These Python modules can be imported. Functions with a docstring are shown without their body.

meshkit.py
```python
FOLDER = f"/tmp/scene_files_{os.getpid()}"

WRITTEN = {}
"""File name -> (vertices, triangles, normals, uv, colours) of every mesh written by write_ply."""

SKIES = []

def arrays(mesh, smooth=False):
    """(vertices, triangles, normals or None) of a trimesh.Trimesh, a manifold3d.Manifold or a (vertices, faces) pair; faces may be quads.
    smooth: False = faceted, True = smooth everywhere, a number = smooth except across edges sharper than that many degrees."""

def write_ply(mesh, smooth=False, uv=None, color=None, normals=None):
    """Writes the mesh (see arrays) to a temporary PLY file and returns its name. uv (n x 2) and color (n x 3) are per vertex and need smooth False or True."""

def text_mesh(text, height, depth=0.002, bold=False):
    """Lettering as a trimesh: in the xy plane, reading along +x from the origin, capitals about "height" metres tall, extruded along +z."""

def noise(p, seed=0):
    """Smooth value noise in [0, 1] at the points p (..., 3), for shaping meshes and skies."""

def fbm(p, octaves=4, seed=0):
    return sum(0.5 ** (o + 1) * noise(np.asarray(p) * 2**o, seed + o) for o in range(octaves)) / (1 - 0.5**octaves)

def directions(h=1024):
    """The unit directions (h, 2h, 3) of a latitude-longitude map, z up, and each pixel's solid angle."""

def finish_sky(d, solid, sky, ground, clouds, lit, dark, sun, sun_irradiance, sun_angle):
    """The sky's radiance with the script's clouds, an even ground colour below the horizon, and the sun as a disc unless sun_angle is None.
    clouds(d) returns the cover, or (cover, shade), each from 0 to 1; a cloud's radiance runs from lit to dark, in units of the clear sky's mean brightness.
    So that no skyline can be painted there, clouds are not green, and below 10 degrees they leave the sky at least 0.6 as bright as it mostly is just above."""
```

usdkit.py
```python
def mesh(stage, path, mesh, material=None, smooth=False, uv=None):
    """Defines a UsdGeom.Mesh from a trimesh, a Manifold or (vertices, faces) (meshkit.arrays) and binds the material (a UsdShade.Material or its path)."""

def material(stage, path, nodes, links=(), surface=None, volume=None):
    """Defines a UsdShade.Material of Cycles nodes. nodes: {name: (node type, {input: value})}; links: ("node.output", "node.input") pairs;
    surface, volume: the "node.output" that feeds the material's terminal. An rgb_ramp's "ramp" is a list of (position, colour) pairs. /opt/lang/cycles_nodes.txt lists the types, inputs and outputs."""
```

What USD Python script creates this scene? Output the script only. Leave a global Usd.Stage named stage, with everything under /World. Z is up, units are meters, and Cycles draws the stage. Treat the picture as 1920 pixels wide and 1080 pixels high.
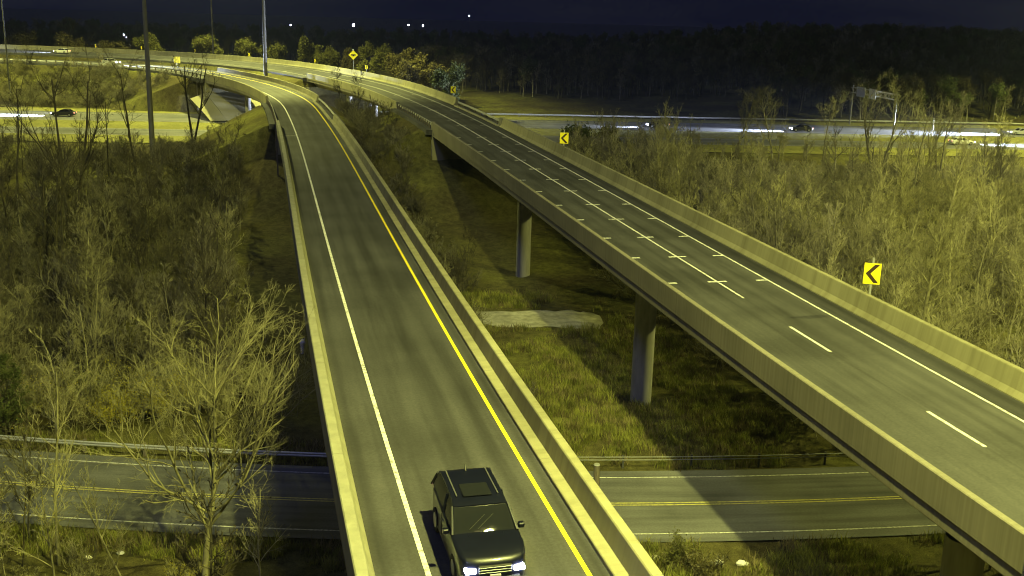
import math
import numpy as np
import trimesh
import usdkit
import meshkit
from pxr import Usd, UsdGeom, UsdLux, UsdShade, Gf, Sdf, Vt
from scipy.interpolate import CubicSpline
from scipy.spatial import cKDTree

stage = Usd.Stage.CreateInMemory()
UsdGeom.SetStageUpAxis(stage, 'Z')
UsdGeom.SetStageMetersPerUnit(stage, 1.0)
WORLD = UsdGeom.Xform.Define(stage, '/World')
UsdGeom.Scope.Define(stage, '/World/Looks')
PI = math.pi
M = {}


def mat(name, nodes, links, surface='p.BSDF', volume=None):
    M[name] = usdkit.material(stage, '/World/Looks/' + name, nodes, links, surface=surface, volume=volume)
    return M[name]


# ------------------------------------------------------------------ camera
HC, FPX, HROW, ROLL = 28.5, 2001.3, 19.01, 0.02677
pitch = math.atan2(540 - HROW, FPX)
Fv = np.array([0, math.cos(pitch), -math.sin(pitch)])
Uv = np.array([0, math.sin(pitch), math.cos(pitch)])
Rv = np.array([1.0, 0, 0])
cr_, sr_ = math.cos(ROLL), math.sin(ROLL)
right, up = cr_ * Rv + sr_ * Uv, -sr_ * Rv + cr_ * Uv
cam = UsdGeom.Camera.Define(stage, '/World/camera')
cam.AddTransformOp().Set(Gf.Matrix4d(*[float(v) for v in (*right, 0, *up, 0, *(-Fv), 0, 0, 0, HC, 1)]))
cam.CreateHorizontalApertureAttr(36.0)
cam.CreateVerticalApertureAttr(20.25)
cam.CreateFocalLengthAttr(36.0 * FPX / 1920)
cam.CreateClippingRangeAttr(Gf.Vec2f(0.5, 30000))
cam.CreateExposureAttr(0.0)

# ------------------------------------------------------------------ night sky and moonlight
SUN_EL, SUN_AZ = math.radians(-4.0), math.radians(250)
mat('night_sky', {
    'sky': ('sky_texture', {'sky_type': 'single_scattering', 'sun_disc': False, 'sun_elevation': SUN_EL, 'sun_rotation': SUN_AZ, 'altitude': 100.0}),
    'tc': ('texture_coordinate', {}),
    'mp': ('mapping', {'scale': (2.0, 2.0, 14.0)}),
    'n': ('noise_texture', {'scale': 1.6, 'detail': 4.0}),
    'r': ('rgb_ramp', {'ramp': [(0.40, (0.045, 0.048, 0.20)), (0.70, (0.17, 0.18, 0.30))]}),
    'mx': ('mix_color', {'fac': 0.93}),
    'bg': ('background_shader', {'strength': 0.065})},
    [('tc.generated', 'mp.vector'), ('mp.vector', 'n.vector'), ('n.fac', 'r.fac'), ('sky.color', 'mx.a'), ('r.color', 'mx.b'), ('mx.result', 'bg.color')], surface='bg.background')
dome = UsdLux.DomeLight.Define(stage, '/World/sky')
UsdShade.MaterialBindingAPI.Apply(dome.GetPrim()).Bind(M['night_sky'])
dome.GetPrim().SetCustomDataByKey('kind', 'structure')
moon = UsdLux.DistantLight.Define(stage, '/World/moonlight')
moon.CreateIntensityAttr(0.11)
moon.CreateAngleAttr(10.0)
moon.CreateNormalizeAttr(True)
moon.CreateColorAttr(Gf.Vec3f(0.42, 0.47, 1.0))
moon.AddRotateXYZOp().Set(Gf.Vec3f(32, -20, 0))
moon.GetPrim().SetCustomDataByKey('kind', 'structure')

# lamp light of the high masts, watts per lamp head; (x, y, ground z, height, power)
HPS = (0.98, 1.0, 0.25)
LAMP = 1.22
MASTS = [
    (11.4, 20.5, 0.0, 58.0, 2.15, 84, 'tall grey lighting mast standing between the two ramps below the camera'),
    (-56.2, 165.0, 4.0, 42.0, 0.6, 76, 'thick grey lighting mast rising out of the bare woods on the left'),
    (-56.3, 242.5, 12.0, 44.0, 2.4, 63, 'slim grey lighting mast in the grass wedge between the two curving ramps'),
    (64.0, 76.0, 0.0, 45.0, 0.9, 74, 'grey lighting mast beyond the right edge of the woods'),
    (90.0, 150.0, 2.0, 45.0, 2.0, 68, 'grey lighting mast at the right edge of the woods near the highway'),
    (128.0, 212.0, 5.0, 45.0, 1.8, 66, 'grey lighting mast beside the highway at the far right'),
    (-152.0, 246.0, 5.0, 45.0, 1.8, 74, 'grey lighting mast beside the highway at the far left'),
    (-87.8, 314.0, 8.0, 42.0, 1.0, 72, 'thin lighting mast behind the far barrier, between the two broadest lit trees'),
]


# ------------------------------------------------------------------ helpers
used = {}


def numbered(parent, name):
    k = (parent, name)
    n = used.get(k, 0)
    used[k] = n + 1
    return f'{parent}/{name}' if n == 0 else f'{parent}/{name}_{n:03d}'


def pth(parent):
    if parent is None:
        return '/World'
    if isinstance(parent, str):
        return parent
    return str(parent.GetPath())


def tag(o, label=None, cat=None, group=None, kind=None):
    p = o.GetPrim() if hasattr(o, 'GetPrim') else o
    for k, v in (('label', label), ('category', cat), ('group', group), ('kind', kind)):
        if v:
            p.SetCustomDataByKey(k, v)
    return p


def thing(name, label, cat, loc=(0, 0, 0), rz=0.0, scale=None, group=None, src=None):
    x = UsdGeom.Xform.Define(stage, numbered('/World', name))
    if src is not None:
        x.GetPrim().GetReferences().AddInternalReference(src.GetPath())
    x.ClearXformOpOrder() if src is None else None
    api = UsdGeom.Xformable(x)
    if src is None:
        api.AddTranslateOp().Set(Gf.Vec3d(*map(float, loc)))
        api.AddRotateZOp().Set(float(math.degrees(rz)))
        api.AddScaleOp().Set(Gf.Vec3f(*((scale,) * 3 if np.ndim(scale) == 0 else scale)) if scale is not None else Gf.Vec3f(1, 1, 1))
    else:
        p = x.GetPrim()
        p.GetAttribute('xformOp:translate').Set(Gf.Vec3d(*map(float, loc)))
        p.GetAttribute('xformOp:rotateZ').Set(float(math.degrees(rz)))
        p.GetAttribute('xformOp:scale').Set(Gf.Vec3f(*((float(scale),) * 3 if np.ndim(scale) == 0 else map(float, scale))) if scale is not None else Gf.Vec3f(1, 1, 1))
        p.SetInstanceable(True)
    tag(x, label, cat, group)
    if src is not None and not group and src.GetCustomDataByKey('group'):
        x.GetPrim().SetCustomDataByKey('group', '')
    return x.GetPrim()


def obj(name, mesh, m, parent=None, smooth=False, uv=None):
    path = numbered(pth(parent), name)
    return usdkit.mesh(stage, path, mesh, M[m] if isinstance(m, str) else m, smooth=smooth, uv=uv).GetPrim()


def cat_(ms):
    return trimesh.util.concatenate([m if isinstance(m, trimesh.Trimesh) else trimesh.Trimesh(np.asarray(m[0], float), tri(m[1]), process=False) for m in ms])


def tri(f):
    f = np.asarray(f, int)
    return np.vstack([f[:, [0, 1, 2]], f[:, [0, 2, 3]]]) if f.shape[1] == 4 else f


def box(x0, x1, y0, y1, z0, z1):
    b = trimesh.creation.box((x1 - x0, y1 - y0, z1 - z0))
    b.apply_translation(((x0 + x1) / 2, (y0 + y1) / 2, (z0 + z1) / 2))
    return b


def bevbox(x0, x1, y0, y1, z0, z1, b=0.03):
    pts = []
    for sx in (0, 1):
        for sy in (0, 1):
            for sz in (0, 1):
                X, Y, Z = (x0, x1)[sx], (y0, y1)[sy], (z0, z1)[sz]
                dx, dy, dz = (b, -b)[sx], (b, -b)[sy], (b, -b)[sz]
                pts += [(X, Y + dy, Z + dz), (X + dx, Y, Z + dz), (X + dx, Y + dy, Z)]
    return trimesh.convex.convex_hull(np.array(pts))


def cyl(p0, p1, r0, r1=None, n=12):
    r1 = r0 if r1 is None else r1
    v, f = tubes(np.array([[p0, p1]], float), np.array([[r0, r1]], float), n)
    m = len(v)
    c0, c1 = m, m + 1
    v = np.vstack([v, [p0, p1]])
    k = np.arange(n)
    f = np.vstack([f, np.c_[np.full(n, c0), (k + 1) % n, k], np.c_[np.full(n, c1), n + k, n + (k + 1) % n]])
    return trimesh.Trimesh(v, f, process=False)


def tubes(P, R, m=3):
    """P (n,k,3) polylines, R (n,k) radii -> vertices, triangles."""
    n, k, _ = P.shape
    T = np.gradient(P, axis=1)
    T /= np.maximum(np.linalg.norm(T, axis=2, keepdims=True), 1e-9)
    ref = np.where(np.abs(T[:, :1, 2:3]) > 0.9, np.array([[[1.0, 0, 0]]]), np.array([[[0, 0, 1.0]]]))
    A = np.cross(np.broadcast_to(ref, T.shape), T)
    A /= np.maximum(np.linalg.norm(A, axis=2, keepdims=True), 1e-9)
    B = np.cross(T, A)
    ang = np.arange(m) * 2 * PI / m
    V = P[:, :, None] + R[:, :, None, None] * (A[:, :, None] * np.cos(ang)[None, None, :, None] + B[:, :, None] * np.sin(ang)[None, None, :, None])
    idx = np.arange(n * k * m).reshape(n, k, m)
    a, b = idx[:, :-1], idx[:, 1:]
    a2, b2 = np.roll(a, -1, 2), np.roll(b, -1, 2)
    F = np.concatenate([np.stack([a, a2, b2], -1).reshape(-1, 3), np.stack([a, b2, b], -1).reshape(-1, 3)])
    return V.reshape(-1, 3), F


# ------------------------------------------------------------------ materials
def P(color, rough=0.8, **k):
    return ('principled_bsdf', {'base_color': color, 'roughness': rough, **k})


def noisy(name, ramp, scale=3.0, rough=0.85, detail=6.0, bump=0.0, bscale=30.0, stretch=(1, 1, 1), big=None, spec=0.3, **k):
    nodes = {'g': ('geometry', {}), 'mp': ('mapping', {'scale': stretch}), 'n': ('noise_texture', {'scale': scale, 'detail': detail, 'roughness': 0.62}),
             'r': ('rgb_ramp', {'ramp': ramp}), 'p': ('principled_bsdf', {'roughness': rough, 'specular_ior_level': spec, **k})}
    links = [('g.position', 'mp.vector'), ('mp.vector', 'n.vector'), ('n.fac', 'r.fac')]
    last = 'r.color'
    if big:
        nodes['n2'] = ('noise_texture', {'scale': big[0], 'detail': 3.0})
        nodes['r2'] = ('rgb_ramp', {'ramp': [(0.3, (big[1],) * 3), (0.7, (big[2],) * 3)]})
        nodes['mx'] = ('mix_color', {'blend_type': 'multiply', 'fac': 1.0})
        links += [('g.position', 'n2.vector'), ('n2.fac', 'r2.fac'), (last, 'mx.a'), ('r2.color', 'mx.b')]
        last = 'mx.result'
    links.append((last, 'p.base_color'))
    if bump:
        nodes['nb'] = ('noise_texture', {'scale': bscale, 'detail': 5.0})
        nodes['b'] = ('bump', {'strength': bump, 'distance': 0.03})
        links += [('g.position', 'nb.vector'), ('nb.fac', 'b.height'), ('b.normal', 'p.normal')]
    return mat(name, nodes, links)


def asphalt(name, base, tracks=(), hi=1.25):
    """Asphalt with tyre tracks along the lane: st.x is the distance from the path, st.y the distance along it."""
    nodes = {'a': ('attribute', {'attribute': 'st'}), 'sx': ('separate_xyz', {}), 'g': ('geometry', {}),
             'mp': ('mapping', {'scale': (1.0, 0.045, 1.0)}), 'n1': ('noise_texture', {'scale': 1.5, 'detail': 4.0}),
             'n2': ('noise_texture', {'scale': 9.0, 'detail': 8.0, 'roughness': 0.75}), 'n3': ('noise_texture', {'scale': 0.22, 'detail': 4.0}),
             'p': ('principled_bsdf', {'roughness': 0.78, 'specular_ior_level': 0.35}),
             'r1': ('rgb_ramp', {'ramp': [(0.28, (0.58,) * 3), (0.5, (1.0,) * 3), (0.72, (1.25,) * 3)]}), 'r2': ('rgb_ramp', {'ramp': [(0.3, (0.72,) * 3), (0.72, (hi,) * 3)]}),
             'r3': ('rgb_ramp', {'ramp': [(0.32, (0.74,) * 3), (0.5, (1.0,) * 3), (0.66, (1.18,) * 3)]}),
             'c': ('color', {'value': base}), 'm1': ('mix_color', {'blend_type': 'multiply', 'fac': 1.0}), 'm2': ('mix_color', {'blend_type': 'multiply', 'fac': 1.0}),
             'm3': ('mix_color', {'blend_type': 'multiply', 'fac': 1.0}), 'b': ('bump', {'strength': 0.25, 'distance': 0.01})}
    links = [('a.vector', 'mp.vector'), ('mp.vector', 'n1.vector'), ('g.position', 'n2.vector'), ('g.position', 'n3.vector'), ('n1.fac', 'r1.fac'), ('n2.fac', 'r2.fac'), ('n3.fac', 'r3.fac'),
             ('c.color', 'm1.a'), ('r1.color', 'm1.b'), ('m1.result', 'm2.a'), ('r2.color', 'm2.b'), ('m2.result', 'm3.a'), ('r3.color', 'm3.b'), ('a.vector', 'sx.vector'), ('n2.fac', 'b.height'), ('b.normal', 'p.normal')]
    last = 'm3.result'
    if tracks:
        lo, hi_ = tracks[0][0] - 6, tracks[-1][0] + 6
        nodes['mr'] = ('map_range', {'from_min': lo, 'from_max': hi_, 'to_min': 0.0, 'to_max': 1.0})
        stops = []
        for u, w, d in tracks:
            stops += [(u - w, 1.0), (u, d), (u + w, 1.0)]
        nodes['rt'] = ('rgb_ramp', {'ramp': [((u - lo) / (hi_ - lo), (v,) * 3) for u, v in stops]})
        nodes['m4'] = ('mix_color', {'blend_type': 'multiply', 'fac': 1.0})
        links += [('sx.x', 'mr.value'), ('mr.result', 'rt.fac'), (last, 'm4.a'), ('rt.color', 'm4.b')]
        last = 'm4.result'
    links.append((last, 'p.base_color'))
    return mat(name, nodes, links)


asphalt('asphalt_left_ramp', (0.053, 0.052, 0.055), [(-3.6, 0.35, 0.7), (-2.75, 0.12, 0.8), (-1.25, 0.55, 0.8), (0.1, 0.75, 0.6), (1.35, 0.55, 0.8), (2.75, .2, .7)])
asphalt('asphalt_right_ramp', (0.058, 0.057, 0.058), [(-2.9, 0.5, 0.78), (-1.15, 0.45, 0.8), (0.0, .1, .75), (0.95, 0.45, 0.8), (2.6, 0.55, 0.72), (3.95, 0.12, 0.85), (4.75, 0.45, 0.5)])
asphalt('asphalt_street', (0.105, 0.104, 0.102), [(-2.7, 0.5, 0.9), (-1.1, 0.5, 0.9), (1.1, 0.5, 0.9), (2.7, 0.5, 0.9)])
asphalt('asphalt_highway', (0.11, 0.108, 0.105))
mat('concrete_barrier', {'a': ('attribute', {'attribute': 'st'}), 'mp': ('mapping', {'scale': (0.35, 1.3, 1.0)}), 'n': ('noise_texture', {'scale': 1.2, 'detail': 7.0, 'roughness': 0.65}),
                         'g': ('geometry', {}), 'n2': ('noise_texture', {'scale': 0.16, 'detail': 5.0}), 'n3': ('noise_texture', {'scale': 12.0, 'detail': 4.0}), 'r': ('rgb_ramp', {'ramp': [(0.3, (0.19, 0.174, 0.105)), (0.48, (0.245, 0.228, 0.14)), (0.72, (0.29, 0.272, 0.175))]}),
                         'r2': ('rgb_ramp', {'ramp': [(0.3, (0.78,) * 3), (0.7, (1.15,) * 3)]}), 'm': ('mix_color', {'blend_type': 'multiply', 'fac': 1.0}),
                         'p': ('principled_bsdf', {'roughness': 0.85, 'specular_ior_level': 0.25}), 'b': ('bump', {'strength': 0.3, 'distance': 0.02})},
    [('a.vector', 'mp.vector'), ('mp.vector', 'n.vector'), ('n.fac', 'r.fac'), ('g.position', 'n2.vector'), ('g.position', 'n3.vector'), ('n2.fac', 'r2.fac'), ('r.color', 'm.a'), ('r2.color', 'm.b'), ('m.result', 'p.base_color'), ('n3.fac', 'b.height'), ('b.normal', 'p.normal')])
noisy('concrete_pale', [(0.3, (0.20, 0.19, 0.14)), (0.7, (0.28, 0.27, 0.20))], scale=1.2, bump=0.15, bscale=14)
noisy('concrete_column', [(0.3, (0.24, 0.23, 0.21)), (0.7, (0.36, 0.35, 0.32))], scale=1.0, stretch=(2.5, 2.5, 0.4), bump=0.15, bscale=10)
# weathered outer faces with fine upright streaks
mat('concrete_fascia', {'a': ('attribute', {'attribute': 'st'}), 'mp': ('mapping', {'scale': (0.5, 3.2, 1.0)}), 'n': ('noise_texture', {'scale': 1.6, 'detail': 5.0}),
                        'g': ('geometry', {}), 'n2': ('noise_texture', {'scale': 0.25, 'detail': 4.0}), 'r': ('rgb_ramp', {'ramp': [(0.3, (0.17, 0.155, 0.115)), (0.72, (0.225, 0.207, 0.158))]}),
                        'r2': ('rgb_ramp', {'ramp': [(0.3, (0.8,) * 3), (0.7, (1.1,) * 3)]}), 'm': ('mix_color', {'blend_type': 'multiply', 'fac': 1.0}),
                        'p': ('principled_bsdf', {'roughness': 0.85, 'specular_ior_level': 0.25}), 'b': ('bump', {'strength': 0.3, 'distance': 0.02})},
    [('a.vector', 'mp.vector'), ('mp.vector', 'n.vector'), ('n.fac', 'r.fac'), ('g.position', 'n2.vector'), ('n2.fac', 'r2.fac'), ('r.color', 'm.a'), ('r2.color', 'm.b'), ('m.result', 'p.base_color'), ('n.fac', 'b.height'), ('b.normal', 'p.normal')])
noisy('white_paint', [(0.36, (0.22, 0.215, 0.20)), (0.46, (0.6, 0.59, 0.55)), (0.6, (0.78, 0.77, 0.72))], scale=5.0, rough=0.6)
noisy('worn_white_paint', [(0.38, (0.22, 0.215, 0.20)), (0.6, (0.62, 0.61, 0.56))], scale=6.0, rough=0.65)
noisy('yellow_paint', [(0.3, (0.66, 0.52, 0.03)), (0.5, (0.85, 0.68, 0.04))], scale=6.0, rough=0.55)
noisy('worn_yellow_paint', [(0.36, (0.24, 0.22, 0.10)), (0.6, (0.50, 0.45, 0.12))], scale=5.0, rough=0.6)
noisy('galvanised', [(0.3, (0.30, 0.30, 0.29)), (0.7, (0.42, 0.42, 0.41))], scale=5.0, rough=0.55, metallic=0.35, spec=0.4)
noisy('mast_steel', [(0.3, (0.15, 0.145, 0.135)), (0.7, (0.22, 0.215, 0.20))], scale=2.0, rough=0.6, stretch=(1, 1, .3))
noisy('old_wood', [(0.3, (0.09, 0.075, 0.055)), (0.7, (0.2, 0.17, 0.13))], scale=8.0, stretch=(3, 3, .3), bump=.3)
noisy('dark_steel', [(0.3, (0.05, 0.05, 0.05)), (0.7, (0.09, 0.09, 0.085))], scale=3.0, rough=0.6)
noisy('sign_yellow', [(0.3, (0.93, 0.80, 0.02)), (0.7, (1.0, 0.86, 0.03))], scale=4.0, rough=0.45)
noisy('sign_black', [(0.3, (0.035, 0.02, 0.012)), (0.7, (0.06, 0.035, 0.02))], scale=4.0, rough=0.5)
noisy('sign_back', [(0.3, (0.45, 0.45, 0.44)), (0.7, (0.55, 0.55, 0.54))], scale=4.0, rough=0.45)
noisy('pale_plastic', [(0.3, (0.6, 0.58, 0.52)), (0.7, (0.78, 0.76, 0.7))], scale=5.0, rough=0.6)
noisy('gravel_pad', [(0.3, (0.18, 0.172, 0.12)), (0.7, (0.42, 0.40, 0.31))], scale=1.2, detail=9, bump=.5, bscale=9, big=(0.35, 0.75, 1.15))
noisy('rubber', [(0.3, (0.012,) * 3), (0.7, (0.022,) * 3)], rough=0.85)
noisy('rim_metal', [(0.3, (0.35,) * 3), (0.7, (0.45,) * 3)], rough=0.35, metallic=0.8)
noisy('black_trim', [(0.3, (0.012,) * 3), (0.7, (0.02,) * 3)], rough=0.5)


def paint(name, c):
    mat(name, {'g': ('geometry', {}), 'n': ('noise_texture', {'scale': 1.2, 'detail': 5.0}), 'r': ('rgb_ramp', {'ramp': [(0.3, tuple(0.85 * v for v in c)), (0.7, c)]}),
               'p': ('principled_bsdf', {'roughness': 0.34, 'coat_weight': 0.35, 'coat_roughness': 0.06, 'metallic': 0.1, 'specular_ior_level': 0.3})}, [('g.position', 'n.vector'), ('n.fac', 'r.fac'), ('r.color', 'p.base_color')])


paint('paint_dark_blue', (0.005, 0.006, 0.016))
paint('paint_white', (0.78, 0.77, 0.72))
paint('paint_silver', (0.42, 0.42, 0.43))
paint('paint_dark_grey', (0.03, 0.03, 0.032))
mat('car_glass', {'p': ('principled_bsdf', {'base_color': (0.012, 0.013, 0.016), 'roughness': 0.02, 'specular_ior_level': 0.12})}, [])


def glow(name, c, s):
    mat(name, {'e': ('emission', {'color': c, 'strength': s})}, [], surface='e.emission')


glow('headlight_glow', (0.75, 0.80, 1.0), 60.0)
glow('headlight_glow_far', (0.72, 0.78, 1.0), 22.0)
glow('tail_glow', (1.0, 0.10, 0.06), 2.2)
glow('tail_glow_far', (1.0, 0.42, 0.30), 2.0)
glow('town_lamp_glow', (0.72, 0.74, 1.0), 30.0)
glow('town_lamp_warm', (0.95, 0.8, 0.62), 7.0)
glow('lamp_lens', (1.0, 0.82, 0.30), 8.0)


def bark(name, ramp):
    mat(name, {'g': ('geometry', {}), 'n': ('noise_texture', {'scale': 2.5, 'detail': 5.0}), 'r': ('rgb_ramp', {'ramp': ramp}), 'oi': ('object_info', {}),
               'nb': ('noise_texture', {'scale': 0.055, 'detail': 3.0}), 'rb': ('rgb_ramp', {'ramp': [(0.36, (0.78, 0.76, 0.78)), (0.64, (1.25, 1.25, 0.85))]}),
               'rr': ('map_range', {'to_min': 0.6, 'to_max': 1.3}), 'm': ('mix_color', {'blend_type': 'multiply', 'fac': 1.0}), 'm2': ('mix_color', {'blend_type': 'multiply', 'fac': 1.0}), 'p': ('principled_bsdf', {'roughness': 0.9, 'specular_ior_level': 0.15})},
        [('g.position', 'n.vector'), ('g.position', 'nb.vector'), ('nb.fac', 'rb.fac'), ('n.fac', 'r.fac'), ('oi.random', 'rr.value'), ('r.color', 'm.a'), ('rr.result', 'm.b'), ('m.result', 'm2.a'), ('rb.color', 'm2.b'), ('m2.result', 'p.base_color')])


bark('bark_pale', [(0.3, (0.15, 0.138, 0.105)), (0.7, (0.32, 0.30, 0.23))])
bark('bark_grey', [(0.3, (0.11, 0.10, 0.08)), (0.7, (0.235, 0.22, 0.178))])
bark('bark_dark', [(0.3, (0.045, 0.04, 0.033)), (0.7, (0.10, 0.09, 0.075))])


def leaf(name, a, b, trans=0.3):
    mat(name, {'g': ('geometry', {}), 'n': ('noise_texture', {'scale': 0.9, 'detail': 3.0}), 'r': ('rgb_ramp', {'ramp': [(0.32, a), (0.68, b)]}), 'oi': ('object_info', {}),
               'rr': ('map_range', {'to_min': 0.65, 'to_max': 1.3}), 'm': ('mix_color', {'blend_type': 'multiply', 'fac': 1.0}),
               'p': ('principled_bsdf', {'roughness': 0.75, 'specular_ior_level': 0.2}), 't': ('translucent_bsdf', {}), 'mc': ('mix_closure', {'fac': trans})},
        [('g.position', 'n.vector'), ('n.fac', 'r.fac'), ('oi.random', 'rr.value'), ('r.color', 'm.a'), ('rr.result', 'm.b'), ('m.result', 'p.base_color'), ('m.result', 't.color'), ('p.BSDF', 'mc.closure1'), ('t.BSDF', 'mc.closure2')], surface='mc.closure')


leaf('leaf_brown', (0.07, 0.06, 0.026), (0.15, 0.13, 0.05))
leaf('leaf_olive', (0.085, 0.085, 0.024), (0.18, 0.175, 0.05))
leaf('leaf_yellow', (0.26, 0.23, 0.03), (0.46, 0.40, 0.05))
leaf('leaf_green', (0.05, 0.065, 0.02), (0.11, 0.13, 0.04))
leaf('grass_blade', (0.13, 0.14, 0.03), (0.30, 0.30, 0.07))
leaf('dry_grass_blade', (0.12, 0.10, 0.045), (0.24, 0.20, 0.10))

# ground: grass, dead leaves, bare soil
mat('ground', {'g': ('geometry', {}), 'n1': ('noise_texture', {'scale': 0.11, 'detail': 4.0}), 'n2': ('noise_texture', {'scale': 1.4, 'detail': 8.0, 'roughness': 0.7}), 'n3': ('noise_texture', {'scale': 11.0, 'detail': 6.0, 'roughness': 0.7}),
               'r1': ('rgb_ramp', {'ramp': [(0.36, (0.065, 0.056, 0.026)), (0.5, (0.085, 0.079, 0.03)), (0.62, (0.115, 0.113, 0.035))]}),
               'r2': ('rgb_ramp', {'ramp': [(0.3, (0.5,) * 3), (0.7, (1.35,) * 3)]}), 'r3': ('rgb_ramp', {'ramp': [(0.3, (0.6,) * 3), (0.72, (1.5, 1.45, 1.3))]}),
               'm1': ('mix_color', {'blend_type': 'multiply', 'fac': 1.0}), 'm2': ('mix_color', {'blend_type': 'multiply', 'fac': 1.0}), 'p': ('principled_bsdf', {'roughness': 0.95, 'specular_ior_level': 0.1}), 'b': ('bump', {'strength': 0.8, 'distance': 0.12})},
    [('g.position', 'n1.vector'), ('g.position', 'n2.vector'), ('g.position', 'n3.vector'), ('n1.fac', 'r1.fac'), ('n2.fac', 'r2.fac'), ('n3.fac', 'r3.fac'), ('r1.color', 'm1.a'), ('r2.color', 'm1.b'), ('m1.result', 'm2.a'), ('r3.color', 'm2.b'), ('m2.result', 'p.base_color'), ('n3.fac', 'b.height'), ('b.normal', 'p.normal')])
noisy('verge_grass', [(0.3, (0.13, 0.125, 0.035)), (0.7, (0.25, 0.235, 0.075))], scale=1.5, detail=9, rough=.95, bump=.6, bscale=9, big=(0.12, 0.75, 1.15), spec=.1)
noisy('lake_water', [(0.3, (0.012, 0.014, 0.02)), (0.7, (0.02, 0.023, 0.03))], scale=0.01, rough=0.25)


# ------------------------------------------------------------------ ramp paths
class Path:
    def __init__(self, pts, z, bank):
        pts = np.array(pts, float)
        t = np.r_[0, np.cumsum(np.linalg.norm(np.diff(pts, axis=0), axis=1))]
        sp = CubicSpline(t, pts)
        tt = np.linspace(0, t[-1], int(t[-1] * 2))
        q = sp(tt)
        s = np.r_[0, np.cumsum(np.linalg.norm(np.diff(q, axis=0), axis=1))]
        self.s = np.arange(0, s[-1], 0.5)
        self.p = np.c_[np.interp(self.s, s, q[:, 0]), np.interp(self.s, s, q[:, 1])]
        g = np.gradient(self.p, axis=0)
        g /= np.linalg.norm(g, axis=1)[:, None]
        self.t, self.n = g, np.c_[g[:, 1], -g[:, 0]]
        self.z, self.bank = z(self), bank(self)
        self.tree = cKDTree(self.p)
        self.L = self.s[-1]

    def sY(self, Y):
        i = np.argmax(self.p[:, 1] >= Y)
        return self.s[i]

    def at(self, s, u=0.0, z=0.0):
        s = np.atleast_1d(np.asarray(s, float))
        f = lambda a: np.interp(s, self.s, a)
        nx, ny = f(self.n[:, 0]), f(self.n[:, 1])
        return np.c_[f(self.p[:, 0]) + nx * u, f(self.p[:, 1]) + ny * u, f(self.z) + f(self.bank) * u + z]

    def angle(self, s):
        return math.atan2(np.interp(s, self.s, self.t[:, 1]), np.interp(s, self.s, self.t[:, 0]))


def sstep(x, a, b):
    t = np.clip((x - a) / (b - a), 0, 1)
    return t * t * (3 - 2 * t)


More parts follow.
